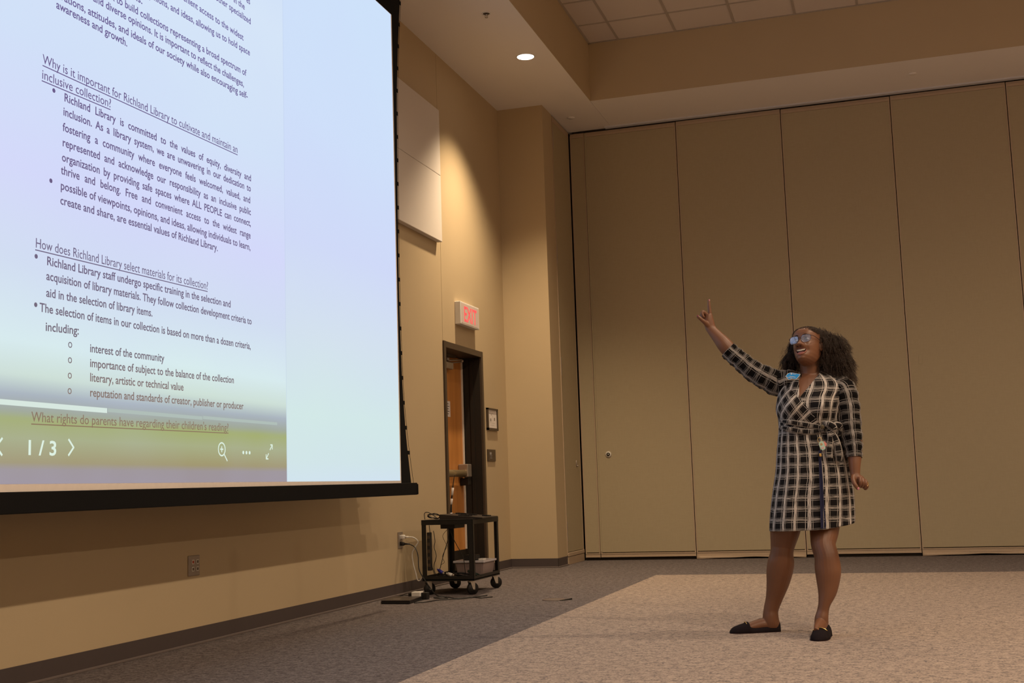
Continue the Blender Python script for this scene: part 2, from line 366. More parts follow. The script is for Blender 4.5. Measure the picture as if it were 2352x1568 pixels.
# ------------------------------------------------------------------ projection screen
SX = 0.45
def screen_mat(name, text=False):
    m = bpy.data.materials.new(name); m.use_nodes = True; t = NT.__new__(NT); t.m = m; t.t = m.node_tree; t.n = t.t.nodes; t._tc = None
    t.n.clear()
    out = t.n.new('ShaderNodeOutputMaterial'); em = t.n.new('ShaderNodeEmission'); t.t.links.new(em.outputs[0], out.inputs[0])
    s = t.sep(t.pos()); z = s[2]; y = s[1]; f = t.mapr(z, 0.8, 4.4)
    q = lambda zz: (zz-0.8)/3.6
    page = t.ramp(f, [(q(0.897), srgb(158, 148, 156)), (q(0.955), srgb(158, 149, 152)), (q(0.985), srgb(162, 152, 112)), (q(1.08), srgb(168, 174, 134)), (q(1.160), srgb(164, 174, 112)), (q(1.19), srgb(160, 168, 150)),
        (q(1.26), srgb(168, 178, 188)), (q(1.34), srgb(206, 224, 214)), (q(1.48), srgb(216, 236, 238)), (q(1.80), srgb(210, 222, 242)), (q(2.2), srgb(212, 217, 250)), (q(2.8), srgb(210, 226, 248)), (q(3.6), srgb(214, 230, 248)), (q(4.3), srgb(206, 224, 248))])
    side = t.ramp(f, [(q(0.9), srgb(210, 228, 238)), (q(1.02), srgb(210, 230, 232)), (q(1.3), srgb(211, 233, 231)), (q(1.8), srgb(212, 226, 238)), (q(2.4), srgb(208, 218, 248)), (q(3.2), srgb(207, 224, 250)), (q(4.3), srgb(206, 226, 250))])
    # page occupies y -10.25 .. -6.80 of the picture, side bands right and left
    m1 = t.math('GREATER_THAN', y, -6.803); m2 = t.math('LESS_THAN', y, -10.25)
    c = t.mix(t.math('ADD', m1, m2, clamp=True), page, side)
    line = t.math('LESS_THAN', t.math('ABSOLUTE', t.math('ADD', y, 6.80)), 0.004)
    c = t.mix(t.math('MULTIPLY', line, 0.25), c, srgb(180, 195, 225))
    n = t.noise(t.pos(), 1.1, 2)
    c = t.mix(t.mapr(n, 0.35, 0.7, 0.0, 0.10), c, srgb(200, 206, 250))
    if text:
        c = t.ramp(f, [(q(1.10), srgb(140, 114, 86)), (q(1.25), srgb(140, 120, 110)), (q(1.5), srgb(118, 108, 120)), (q(2.0), srgb(110, 98, 132)), (q(2.8), srgb(104, 88, 138)), (q(3.4), srgb(112, 102, 160))])
    t.lk(c, em.inputs[0]); em.inputs[1].default_value = 1.0
    return m
M_IMG = screen_mat('projected_page'); M_TXT = screen_mat('projected_text', True)
M_SURF = plain('matte_white_screen', (0.80, 0.74, 0.70), 0.85)
M_SBLK = plain('black_screen_border', (0.006, 0.006, 0.0065), 0.8, 0.15)
M_UI = emit('projected_white', srgb(222, 240, 226), 1.0)
YL, YR, ZB, ZT = -11.27, -5.076, 0.850, 4.380
scr = thing('projection_screen', 'large tensioned projection screen in front of the tan wall showing a text page', 'screen', (SX, -8.2, 0.79))
# black fabric with curved side edges, tabs and cable
edge_pts = [(4.80, -4.85), (4.56, -4.905), (3.9, -4.995), (3.33, -5.021), (2.44, -5.040), (1.9, -5.030), (1.54, -5.008), (1.2, -4.96), (0.875, -4.885)]
ep = catmull([(0, y, z) for z, y in edge_pts], 6)
bm = B(); vl = []
for p in ep:
    yl = -16.35-p.y
    vl.append([bm.verts.new((SX-0.0015, yl, p.z)), bm.verts.new((SX-0.0015, p.y, p.z)), bm.verts.new((SX+0.0005, p.y, p.z)), bm.verts.new((SX+0.0005, yl, p.z))])
for a, b in zip(vl, vl[1:]):
    for j in range(4): bm.faces.new((a[j], b[j], b[(j+1) % 4], a[(j+1) % 4]))
bm.faces.new(vl[0]); bm.faces.new(vl[-1][::-1])
obj('black_border', bm, M_SBLK, scr)
obj('screen_surface', box(B(), SX+0.0006, SX+0.0012, YL, YR, ZB, ZT), M_SURF, scr)
img = obj('projected_image', box(B(), SX+0.0013, SX+0.0018, YL+0.02, YR-0.018, 0.897, ZT-0.004), M_IMG, scr)
bm = box(B(), SX-0.022, SX+0.022, -11.53, -4.818, 0.793, 0.881, 0.004)
for v in bm.verts: v.co.z += (v.co.y+4.82)*0.0036      # the bar hangs a touch low at its far end
bat = obj('weight_bar', bm, M_SBLK, scr)
box_ = B(); box(box_, SX-0.026, SX+0.026, -4.822, -4.806, 0.795, 0.872, 0.004); obj('end_cap', box_, M_SBLK, bat)
obj('housing', box(B(), SX-0.09, SX+0.09, -11.6, -4.75, 4.78, 4.872), M_SOFFIT, scr)
for sgn in (0, 1):
    bm = B(); cp = [(SX, (-16.35-(p.y+0.022+0.03*max(0, (1.5-p.z)/0.7)**1.3)) if sgn else p.y+0.016+0.030*max(0, (1.5-p.z)/0.62)**1.2, p.z) for p in ep]
    tube(bm, cp, 0.0016, 6, 0); obj('tension_cable', bm, M_SBLK, scr)
for k in range(21):
    z = 1.10+k*0.181
    for i in range(len(ep)-1):
        if ep[i].z >= z >= ep[i+1].z:
            f = (ep[i].z-z)/(ep[i].z-ep[i+1].z+1e-9); y = ep[i].y+(ep[i+1].y-ep[i].y)*f
    e = 0.016+0.030*max(0, (1.5-z)/0.62)**1.2
    obj('cable_tab', box(B(), SX-0.002, SX+0.002, y-0.01, y+e+0.003, z-0.014, z+0.014), M_SBLK, scr)

TSX = []
def text(s, y0, z, size, y1=None, mat=M_TXT, parent=scr, x=SX+0.0022, justify=False, name='text_line', under=False, off=0.0):
    z0, z1 = z if isinstance(z, tuple) else (z, z)
    cu_ = bpy.data.curves.new(name, 'FONT'); cu_.body = s; cu_.size = size; cu_.extrude = 0.0001; cu_.resolution_u = 3; cu_.offset = off
    cu_.materials.append(mat); o = bpy.data.objects.new(name, cu_); sc.collection.objects.link(o)
    k = 1.0
    if y1 is not None:
        if justify:
            cu_.space_word = 1.0; bpy.context.view_layer.update(); w1 = o.dimensions.x
            cu_.space_word = 2.0; bpy.context.view_layer.update(); w2 = o.dimensions.x
            cu_.space_word = max(0.6, 1+((y1-y0)/justify-w1)/(w2-w1))
        bpy.context.view_layer.update(); k = (y1-y0)/o.dimensions.x; TSX.append((round(k, 3), s[:12]))
    me = bpy.data.meshes.new_from_object(o.evaluated_get(bpy.context.evaluated_depsgraph_get()))
    bpy.data.objects.remove(o, do_unlink=True); bpy.data.curves.remove(cu_)
    sl = (z1-z0)/(y1-y0) if y1 is not None else 0
    for v in me.vertices:
        X, Y, Z = v.co; v.co = Vector((x+Z, y0+X*k, z0+Y+X*k*sl))-wloc(parent)
    o = bpy.data.objects.new(name, me); sc.collection.objects.link(o); o.parent = parent; o['kind'] = 'stuff'
    if under:
        bm = B()
        for xx in (x-0.0001, x+0.0002):
            pass
        q = [(y0, z0-0.0125), (y1, z1-0.0125), (y1, z1-0.0080), (y0, z0-0.0080)]
        lo = [bm.verts.new((x-0.0001, a, b)) for a, b in q]; hi = [bm.verts.new((x+0.0002, a, b)) for a, b in q]
        bm.faces.new(lo); bm.faces.new(hi[::-1])
        for i in range(4): bm.faces.new((lo[i], lo[(i+1) % 4], hi[(i+1) % 4], hi[i]))
        obj('underline', bm, mat, parent)
    return o
FS = 0.054; JX = 1.0
L = [("es", -7.242, -7.20, 3.640, 0), ("in the", -7.385, -7.262, 3.585, 0), ("expectations.", -8.62, -8.255, (3.228, 3.235), 0), ("any other specialized", -7.67, -7.193, 3.523, 0), ("libraries and provide convenient access to the widest", -8.485, -7.278, 3.396, 0), ("of viewpoints, opinions, and ideas, allowing us to hold space", -8.56, -7.205, (3.277, 3.332), 0),
     ("collections. We seek to build collections representing a broad spectrum of", -8.951, -7.246, (3.15, 3.196), 0), ("cultural and diverse opinions. It is important to reflect the challenges,", -8.82, -7.276, (3.1, 3.123), 0),
     ("aspirations, attitudes, and ideals of our society while also encouraging self-", -8.95, -7.233, (3.019, 3.065), 0), ("awareness and growth.", -8.893, -8.375, (2.971, 2.976), 0),
     ("Richland Library is committed to the values of equity, diversity and", -8.832, -7.203, (2.568, 2.593), 1), ("inclusion. As a library system, we are unwavering in our dedication to", -8.837, -7.204, (2.503, 2.532), 1),
     ("fostering a community where everyone feels welcomed, valued, and", -8.838, -7.210, (2.432, 2.463), 1), ("represented and acknowledge our responsibility as an inclusive public", -8.840, -7.206, (2.363, 2.396), 1),
     ("organization by providing safe spaces where ALL PEOPLE can connect,", -8.842, -7.206, (2.296, 2.331), 1), ("thrive and belong. Free and convenient access to the widest range", -8.846, -7.207, (2.237, 2.26), 1),
     ("possible of viewpoints, opinions, and ideas, allowing individuals to learn,", -8.848, -7.213, (2.168, 2.192), 0), ("create and share, are essential values of Richland Library.", -8.849, -7.560, (2.102, 2.125), 0),
     ("Richland Library staff undergo specific training in the selection and", -8.931, -7.432, (1.82, 1.838), 0), ("acquisition of library materials. They follow collection development criteria to", -8.932, -7.203, (1.756, 1.772), 0),
     ("aid in the selection of library items.", -8.931, -8.158, (1.684, 1.696), 0), ("The selection of items in our collection is based on more than a dozen criteria,", -8.971, -7.214, (1.615, 1.631), 0), ("including:", -8.933, -8.715, (1.538, 1.546), 0),
     ("interest of the community", -8.635, -8.058, (1.477, 1.485), 0), ("importance of subject to the balance of the collection", -8.634, -7.399, (1.411, 1.428), 0), ("literary, artistic or technical value", -8.633, -7.889, (1.347, 1.355), 0), ("reputation and standards of creator, publisher or producer", -8.632, -7.299, (1.28, 1.292), 0)]
for s, a, b, z, j in L: text(s, a, z, FS, b, justify=(JX if j else False), off=0.0007)
for s, a, b, z in (("Why is it important for Richland Library to cultivate and maintain an", -8.976, -7.347, (2.692, 2.719)), ("inclusive collection?", -8.980, -8.500, (2.623, 2.637)),
                   ("How does Richland Library select materials for its collection?", -9.004, -7.660, (1.882, 1.902)), ("What rights do parents have regarding their children's reading?", -9.011, -7.455, (1.152, 1.167))):
    text(s, a, z, 0.060, b, under=True)
for k in range(4): text("o", -8.785, 1.482-0.067*k, 0.056)
for y, z in ((-8.900, 2.594), (-8.911, 2.190), (-8.997, 1.845), (-8.995, 1.640)):
    obj('bullet', cyl(B(), (SX+0.0019, y, z), (SX+0.0022, y, z), 0.010, n=14), M_TXT, scr)
M_BAR1 = emit('progress_white', srgb(216, 232, 224), 1.0); M_BAR2 = emit('progress_grey', srgb(176, 190, 184), 1.0)
obj('progress_bar', box(B(), SX+0.0019, SX+0.0021, -9.9, -8.506, 1.212, 1.234), M_BAR1, scr)
obj('progress_bar', box(B(), SX+0.0019, SX+0.0021, -8.500, -7.711, 1.217, 1.234), M_BAR2, scr)
obj('progress_bar', box(B(), SX+0.0019, SX+0.0021, -7.705, -6.915, 1.221, 1.237), M_BAR2, scr)
text("1 / 3", -9.045, 1.016, 0.086, -8.872, M_UI, name='page_number', off=0.0015)
def strokes(name, segs, r=0.0045):
    bm = B()
    for (a, b) in segs:
        a = Vector(a); b = Vector(b); d = (b-a).normalized(); n = Vector((-d.y, d.x))*r; e = d*r*0.5
        q = [(a-e+n), (b+e+n), (b+e-n), (a-e-n)]
        lo = [bm.verts.new((SX+0.0019, p.x, p.y)) for p in q]; hi = [bm.verts.new((SX+0.0023, p.x, p.y)) for p in q]
        bm.faces.new(lo); bm.faces.new(hi[::-1])
        for i in range(4): bm.faces.new((lo[i], lo[(i+1) % 4], hi[(i+1) % 4], hi[i]))
    return obj(name, bm, M_UI, scr)
strokes('next_arrow', [((-8.771, 1.085), (-8.738, 1.052)), ((-8.738, 1.052), (-8.771, 1.018))])
strokes('back_arrow', [((-9.180, 1.078), (-9.213, 1.045)), ((-9.213, 1.045), (-9.180, 1.012))])
segs = []; c = Vector((-7.523, 1.070)); R_ = 0.034
for k in range(20): segs.append(((c.x+R_*math.cos(k*PI/10), c.y+R_*math.sin(k*PI/10)), (c.x+R_*math.cos((k+1)*PI/10), c.y+R_*math.sin((k+1)*PI/10))))
segs += [((c.x-0.014, c.y), (c.x+0.014, c.y)), ((c.x, c.y-0.014), (c.x, c.y+0.014)), ((c.x+0.024, c.y-0.026), (c.x+0.055, c.y-0.060))]
strokes('zoom_icon', segs, 0.0035)
for k in range(3): obj('menu_dot', cyl(B(), (SX+0.0019, -7.300+k*0.034, 1.057), (SX+0.0022, -7.300+k*0.034, 1.057), 0.0095, n=16), M_UI, scr)
strokes('expand_icon', [((-7.002, 1.078), (-6.975, 1.106)), ((-6.975, 1.106), (-6.996, 1.106)), ((-6.975, 1.106), (-6.975, 1.082)),
                        ((-7.020, 1.056), (-7.047, 1.026)), ((-7.047, 1.026), (-7.047, 1.050)), ((-7.047, 1.026), (-7.024, 1.026))], 0.0035)

# ------------------------------------------------------------------ acoustic panels (two, one above the other)
for z0, z1, lab in ((3.675, 4.293, 'upper white acoustic wall panel beside the screen edge'), (3.058, 3.672, 'lower white acoustic wall panel casting a shadow beneath it')):
    tag(obj('acoustic_panel', box(B(), 0.003, 0.054, -5.45, -3.035, z0, z1, 0.004), M_ACOUST), lab, 'wall panel', 'acoustic panels on the left wall')

# ------------------------------------------------------------------ door
dr = struct(obj('door_1', box(B(), -0.236, -0.192, DY0+0.05, DY1-0.055, 0.245, 2.105, 0.002), M_WOOD))
bm = B()
box(bm, -0.29, 0.016, DY0, DY0+0.05, 0, DZ, 0.002); box(bm, -0.29, 0.016, DY1-0.05, DY1, 0, DZ, 0.002); box(bm, -0.288, 0.015, DY0+0.045, DY1-0.045, DZ-0.058, DZ-0.001, 0.002)
fr = obj('door_frame', bm, M_BRONZE, dr)
bm = B(); box(bm, -0.285, -0.006, DY1-0.053, DY1-0.049, 0, DZ-0.05); box(bm, -0.285, -0.016, DY0+0.049, DY0+0.053, 0, DZ-0.05); obj('jamb_face', bm, M_JAMB, dr)
obj('frame_stop', box(B(), -0.19, -0.155, DY0+0.05, DY1-0.30, DZ-0.08, DZ-0.056), M_BRONZE, dr)
obj('frame_stop', box(B(), -0.110, -0.075, DY1-0.062, DY1-0.05, 0, DZ-0.09), M_JAMB, dr)
obj('kick_plate', box(B(), -0.238, -0.188, DY0+0.05, DY1-0.055, 0.01, 0.245), M_JAMB, dr)
bm = B(); box(bm, -0.192, -0.178, -1.945, -1.927, 1.055, 2.07); box(bm, -0.192, -0.178, -1.945, -1.927, 0.25, 0.86); obj('edge_strip', bm, plain('pale_door_edge', (0.66, 0.60, 0.54), 0.45), dr)
bm = B(); cyl(bm, (-0.13, -2.80, 0.975), (-0.13, -2.08, 0.975), 0.034, n=20); obj('panic_bar', bm, plain('aged_brass', (0.38, 0.30, 0.17), 0.35, 0.5, 0.7), dr, True)
obj('latch_case', box(B(), -0.19, -0.09, -2.10, -1.985, 0.94, 1.065, 0.008), M_STEELP, dr)
obj('latch_case', box(B(), -0.19, -0.10, -2.06, -1.98, 0.86, 0.93, 0.006), M_JAMB, dr)
cl = obj('door_closer', box(B(), -0.19, -0.13, -2.70, -2.31, 1.965, 2.035, 0.012), M_STEELP, dr)
bm = B(); tube(bm, [(-0.155, -2.42, 2.045), (-0.10, -2.16, 2.072)], 0.008, 8, 1); tube(bm, [(-0.15, -2.42, 2.018), (-0.10, -2.16, 2.052)], 0.006, 8, 1)
ball(bm, (-0.10, -2.16, 2.06), 0.016); ball(bm, (-0.155, -2.42, 2.06), 0.022); obj('closer_arm', bm, M_STEELP, cl, True)
sh = tag(obj('door_notice', box(B(), -0.1915, -0.1905, -2.53, -2.275, 1.515, 1.665), M_PAPER), 'white paper notice taped to the orange wooden door', 'notice')
bm = B()
for k in range(5): box(bm, -0.1904, -0.1900, -2.50, -2.32+0.02*(k % 2), 1.54+0.024*k, 1.546+0.024*k)
obj('print', bm, M_INK, sh)

# exit sign
ex = thing('exit_sign', 'white box exit sign with glowing red letters above the door', 'sign', (0.0, -2.33, 2.36))
obj('sign_case', box(B(), 0.0, 0.060, -2.607, -2.078, 2.362, 2.577, 0.005), M_WHITEPL, ex)
obj('face_plate', box(B(), 0.060, 0.0615, -2.590, -2.095, 2.375, 2.564), plain('sign_face', (0.60, 0.50, 0.47), 0.5), ex)
M_RED = emit('exit_red', (1.0, 0.10, 0.09), 1.25)
text("EXIT", -2.525, 2.398, 0.205, -2.165, M_RED, ex, 0.0620, name='exit_letters', off=0.003)

# framed evacuation map and wall switch
fm = thing('evacuation_map', 'small framed evacuation plan on the wall right of the door', 'picture', (0.0, -1.60, 1.40))
bm = B(); box(bm, 0.0, 0.022, -1.770, -1.748, 1.402, 1.622); box(bm, 0.0, 0.022, -1.470, -1.448, 1.402, 1.622); box(bm, 0.0, 0.022, -1.77, -1.448, 1.402, 1.424); box(bm, 0.0, 0.022, -1.77, -1.448, 1.606, 1.622)
obj('frame', bm, M_BRONZE, fm)
pp = obj('paper', box(B(), 0.0, 0.012, -1.750, -1.468, 1.42, 1.608), M_PAPER, fm)
bm = B()
for a in [(-1.72, -1.50, 1.590, 1.592), (-1.70, -1.53, 1.475, 1.477), (-1.70, -1.698, 1.475, 1.57), (-1.60, -1.598, 1.49, 1.57), (-1.70, -1.55, 1.57, 1.572), (-1.65, -1.63, 1.55, 1.565), (-1.56, -1.52, 1.50, 1.53), (-1.68, -1.64, 1.49, 1.52), (-1.68, -1.56, 1.452, 1.454)]:
    box(bm, 0.0119, 0.0124, *a)
obj('plan_drawing', bm, plain('grey_print', (0.32, 0.28, 0.25), 0.8), pp)
sw = thing('wall_switch', 'dark wall switch plate with small labels right of the door', 'switch', (0.0, -1.65, 1.09))
obj('plate', box(B(), 0.0, 0.012, -1.775, -1.533, 1.092, 1.210, 0.003), M_BRONZE, sw)
bm = B()
for a in [(-1.725, -1.665, 1.158, 1.182), (-1.72, -1.65, 1.146, 1.150), (-1.72, -1.65, 1.121, 1.125)]: box(bm, 0.0120, 0.0128, *a)
for y in (-1.70, -1.665): box(bm, 0.012, 0.013, y-0.004, y+0.004, 1.132, 1.140)
obj('button_marks', bm, plain('grey_marks', (0.28, 0.27, 0.29), 0.5), sw)

# wall outlets
ot = thing('data_outlet', 'steel four-port wall plate with an orange port under the screen', 'outlet', (0.0, -7.07, 0.385))
bm = B(); box(bm, 0.0, 0.007, -7.133, -7.017, 0.383, 0.497, 0.003); obj('plate', bm, M_STEELP, ot)
for i, y in enumerate((-7.103, -7.056)):
    for j, z in enumerate((0.448, 0.408)):
        p = obj('port', box(B(), 0.006, 0.0095, y, y+0.025, z, z+0.025, 0.001), M_IVORY, ot)
        obj('socket_hole', box(B(), 0.0094, 0.0099, y+0.005, y+0.020, z+0.005, z+0.020), plain('orange_port', (0.35, 0.03, 0.01), 0.5) if (i == 0 and j == 0) else plain('brown_port', (0.11, 0.08, 0.06), 0.5), p)
op = thing('power_outlet', 'steel double wall outlet with a white and a black plug', 'outlet', (0.0, -4.045, 0.365))
obj('plate', box(B(), 0.0, 0.007, -4.092, -3.996, 0.367, 0.499, 0.003), M_STEELP, op)
for z in (0.402, 0.452): obj('receptacle', box(B(), 0.006, 0.010, -4.062, -4.028, z-0.014, z+0.018, 0.003), M_BLKPL if z < 0.44 else M_WHITEPL, op)

# cords from the outlet to the cart
def cord(name, pts, r, mat, label, plug=None):
    t = thing(name, label, 'cable', pts[0])
    obj('wire', tube(B(), pts, r, 8, 6), mat, t, True)
    if plug: obj('plug', plug, mat, t, True)
    return t
bm = B(); box(bm, 0.010, 0.045, -4.062, -4.030, 0.440, 0.474, 0.008); cyl(bm, (0.045, -4.046, 0.456), (0.075, -4.046, 0.456), 0.009, 0.007)
cord('white_power_cord', [(0.07, -4.046, 0.456), (0.12, -4.046, 0.450), (0.157, -4.046, 0.418), (0.14, -4.05, 0.385), (0.108, -4.05, 0.33), (0.112, -4.05, 0.25), (0.135, -4.055, 0.17), (0.148, -4.06, 0.125), (0.170, -4.07, 0.112), (0.194, -4.07, 0.135)], 0.0055, M_WHITEPL,
     'white power cord looping from the wall outlet to the cart', bm)
bm = B(); box(bm, 0.010, 0.040, -4.060, -4.032, 0.388, 0.416, 0.008); cyl(bm, (0.04, -4.046, 0.402), (0.085, -4.046, 0.400), 0.008, 0.005)
cord('black_power_cord', [(0.08, -4.046, 0.400), (0.14, -4.075, 0.375), (0.18, -4.11, 0.31), (0.20, -4.14, 0.20), (0.27, -4.16, 0.10), (0.36, -4.20, 0.012), (0.47, -4.30, 0.006), (0.53, -4.40, 0.006), (0.49, -4.46, 0.008), (0.42, -4.40, 0.010), (0.50, -4.34, 0.008), (0.60, -4.42, 0.006), (0.70, -4.33, 0.006), (0.78, -4.20, 0.006)], 0.0042, M_BLKPL,
     'black power cord hanging from the lower socket down to the floor', bm)
cord('floor_cord', [(0.40, -4.76, 0.006), (0.47, -4.70, 0.006), (0.50, -4.58, 0.006), (0.56, -4.52, 0.006), (0.66, -4.46, 0.006), (0.72, -4.36, 0.006), (0.80, -4.40, 0.006), (0.86, -4.31, 0.006)], 0.0038, M_BLKPL,
     'thin black cable lying on the carpet from laptop towards the cart')
cord('adapter_cord', [(0.14, -4.445, 0.010), (0.12, -4.42, 0.016), (0.17, -4.41, 0.030), (0.23, -4.435, 0.030)], 0.004, M_BLKPL, 'short black cable curling behind the laptop into the adapter')
ad = thing('power_adapter', 'small white and black power adapter on the carpet beside the laptop', 'adapter', (0.33, -4.43, 0.0))
obj('adapter_block', box(B(), 0.262, 0.335, -4.47, -4.40, 0.0, 0.058, 0.004), M_WHITEPL, ad)
obj('adapter_base', box(B(), 0.335, 0.385, -4.455, -4.40, 0.0, 0.052, 0.005), M_BLKPL, ad)
obj('cord_boot', box(B(), 0.23, 0.262, -4.455, -4.42, 0.012, 0.050, 0.004), M_BLKPL, ad)
lp = thing('laptop', 'closed dark laptop lying on the carpet beside the wall', 'laptop', (0.22, -4.60, 0.0), None, 0)
def quad_slab(pts, z0, z1):
    bm = B(); lo = [bm.verts.new((x, y, z0)) for x, y in pts]; hi = [bm.verts.new((x, y, z1)) for x, y in pts]
    bm.faces.new(lo[::-1]); bm.faces.new(hi)
    for i in range(4): bm.faces.new((lo[i], lo[(i+1) % 4], hi[(i+1) % 4], hi[i]))
    es = list(bm.edges); bmesh.ops.bevel(bm, geom=es, offset=0.003, segments=2, affect='EDGES'); return bm
LQ = [(0.150, -4.795), (0.385, -4.80), (0.345, -4.46), (0.115, -4.455)]
obj('base', quad_slab(LQ, 0.004, 0.017), M_BLKPL, lp)
ld = obj('lid', quad_slab(LQ, 0.019, 0.027), plain('dark_grey_lid', (0.045, 0.036, 0.034), 0.4), lp)
obj('lid_plate', box(B(), 0.205, 0.262, -4.70, -4.675, 0.027, 0.0275), plain('silver_mark', (0.25, 0.21, 0.2), 0.4), ld)
obj('foot', box(B(), 0.15, 0.37, -4.78, -4.48, 0, 0.004), M_BLKPL, lp)

# ------------------------------------------------------------------ rolling cart
ct = thing('av_cart', 'black metal rolling cart beside the door', 'cart', (0.43, -3.80, 0.0))
X0, X1, Y0, Y1 = 0.205, 0.640, -4.090, -3.440
ZS0, ZS1, ZT0, ZT1 = 0.108, 0.146, 0.548, 0.588
def tray(z0, z1, name):
    bm = B(); box(bm, X0, X1, Y0, Y1, z0+0.008, z0+0.014)
    for a in ((X0, X1, Y0, Y0+0.004), (X0, X1, Y1-0.004, Y1), (X0, X0+0.004, Y0, Y1), (X1-0.004, X1, Y0, Y1)): box(bm, *a, z0, z1, 0.0012)
    return obj(name, bm, M_BLK, ct)
tray(ZS0, ZS1, 'bottom_shelf')
bm = B(); box(bm, X0, X1, Y0, Y1, ZT1-0.006, ZT1, 0.0015)
for a in ((X0, X1, Y0, Y0+0.004), (X0, X1, Y1-0.004, Y1), (X0, X0+0.004, Y0, Y1), (X1-0.004, X1, Y0, Y1)): box(bm, *a, ZT0, ZT1, 0.0012)
obj('top_shelf', bm, M_BLK, ct)
for xa, ya, sx_, sy_ in ((X0+.0015, Y0+.0015, 1, 1), (X1-.0015, Y0+.0015, -1, 1), (X0+.0015, Y1-.0015, 1, -1), (X1-.0015, Y1-.0015, -1, -1)):
    bm = B(); f = lambda a, b: (min(a, b), max(a, b))
    box(bm, *f(xa, xa+sx_*0.038), *f(ya, ya+sy_*0.004), ZS0, ZT1-0.008, 0.001); box(bm, *f(xa, xa+sx_*0.004), *f(ya, ya+sy_*0.038), ZS0, ZT1-0.008, 0.001)
    obj('leg', bm, M_BLK, ct)
    cx, cy = xa+sx_*0.035, ya+sy_*0.030
    cs = obj('caster', cyl(B(), (cx, cy, ZS0-0.012), (cx, cy, ZS0+0.006), 0.022, n=16), M_STEEL, ct)
    ax = Vector((0.80, -0.60, 0)) if ya < -3.7 else Vector((0.62, -0.78, 0))
    per = Vector((-ax.y, ax.x, 0)); c0 = Vector((cx, cy, 0.047))+per*0.012
    bm = B(); cyl(bm, c0-ax*0.013, c0+ax*0.013, 0.047, n=28); cyl(bm, c0-ax*0.015, c0+ax*0.015, 0.033, n=20); obj('wheel', bm, M_BLKPL, cs, True)
    bm = B()
    for s in (-1, 1):
        q = []
        for (pz, pw, sh_) in ((ZS0-0.004, 0.022, 0), (0.040, 0.009, 0.012)):
            for e in (-1, 1): q.append(Vector((cx, cy, pz))+per*(sh_+e*pw)+ax*s*0.019)
        for th in (0, 0.0025):
            pass
        vs = [bm.verts.new(p+ax*s*th) for th in (0, 0.003) for p in q]
        for idx in ((0, 1, 3, 2), (4, 6, 7, 5), (0, 4, 5, 1), (2, 3, 7, 6), (0, 2, 6, 4), (1, 5, 7, 3)): bm.faces.new([vs[i] for i in idx])
    cyl(bm, c0-ax*0.024, c0+ax*0.024, 0.006, n=10); obj('fork', bm, M_STEEL, cs)
obj('hanging_box', box(B(), X0+0.14, X0+0.26, Y0+0.06, Y0+0.30, 0.515, 0.582, 0.003), M_BLK, ct)
ps = tag(obj('power_strip', box(B(), X0+0.042, X0+0.072, Y0+0.005, Y0+0.045, 0.19, 0.49, 0.004), M_BLKPL), 'slim black power strip strapped inside the cart leg nearest the outlet', 'power strip')
for k in range(5): obj('socket', box(B(), X0+0.047, X0+0.067, Y0+0.002, Y0+0.005, 0.22+k*0.055, 0.245+k*0.055), M_BRONZE, ps)
# console on the top shelf
cs_ = thing('control_console', 'black sloped control console with keypads on top of the cart', 'console', (0.5, -3.85, ZT1))
bm = B(); P = [(0.335, 0.0), (0.700, 0.0), (0.700, 0.008), (0.335, 0.040)]
for y in (-4.02, -3.62): pass
a = [bm.verts.new((x, -4.02, ZT1+z)) for x, z in P]; b = [bm.verts.new((x-0.01, -3.60, ZT1+z)) for x, z in P]
bm.faces.new(a); bm.faces.new(b[::-1])
for i in range(4): bm.faces.new((a[i], b[i], b[(i+1) % 4], a[(i+1) % 4]))
bmesh.ops.bevel(bm, geom=list(bm.edges), offset=0.002, segments=2, affect='EDGES'); obj('console_body', bm, plain('console_black', (0.035, 0.028, 0.026), 0.4), cs_)
def pad(x0, x1, y0, y1):
    bm = B(); zz = lambda x: ZT1+0.040-(x-0.335)/0.365*0.032
    nx, ny = 6, 3
    for i in range(nx):
        for j in range(ny):
            xa = x0+(x1-x0)*i/nx; ya = y0+(y1-y0)*j/ny
            box(bm, xa, xa+(x1-x0)/nx*0.75, ya, ya+(y1-y0)/ny*0.7, zz(xa)-0.002, zz(xa)+0.008)
    obj('keypad', bm, M_BLKPL, cs_)
pad(0.37, 0.47, -3.74, -3.66); pad(0.49, 0.55, -3.76, -3.70); pad(0.48, 0.58, -3.98, -3.90); pad(0.62, 0.67, -3.80, -3.70)
# coil of cable on the top, dangling cords inside, coils on the shelf
def coil(name, label, c, r, turns, rr, mat, tilt=0.3, seed=1, flat=0.5):
    rnd = random.Random(seed); pts = []
    for k in range(int(turns*10)+1):
        a = 2*PI*k/10; q = r*(1+rnd.uniform(-0.14, 0.14))
        pts.append((c[0]+q*math.cos(a), c[1]+q*flat*2*math.sin(a)*0.8, c[2]+rr+0.012*rnd.random()+tilt*r*(0.5+0.5*math.sin(a+seed))))
    return tag(obj(name, tube(B(), pts, rr, 6, 3), mat, None, True), label, 'cable')
coil('coiled_cable', 'loose black cable coil on the cart top left of the console', (0.275, -3.98, ZT1), 0.048, 3.2, 0.0035, M_BLKPL, 0.75, 3)
tag(obj('patch_cable', tube(B(), [(0.225, -4.06, ZT1+0.005), (0.220, -4.05, ZT1+0.052), (0.25, -4.055, ZT1+0.060), (0.29, -4.055, ZT1+0.040), (0.325, -4.045, ZT1+0.012)], 0.0032, 6), M_BLKPL, None, True), 'thin black lead arching from the cart corner to the console', 'cable')
coil('shelf_cable_coil', 'big tangled black cable coil in the middle of the bottom shelf', (0.50, -3.92, ZS1-0.024), 0.085, 6, 0.0045, M_BLKPL, 0.25, 5)
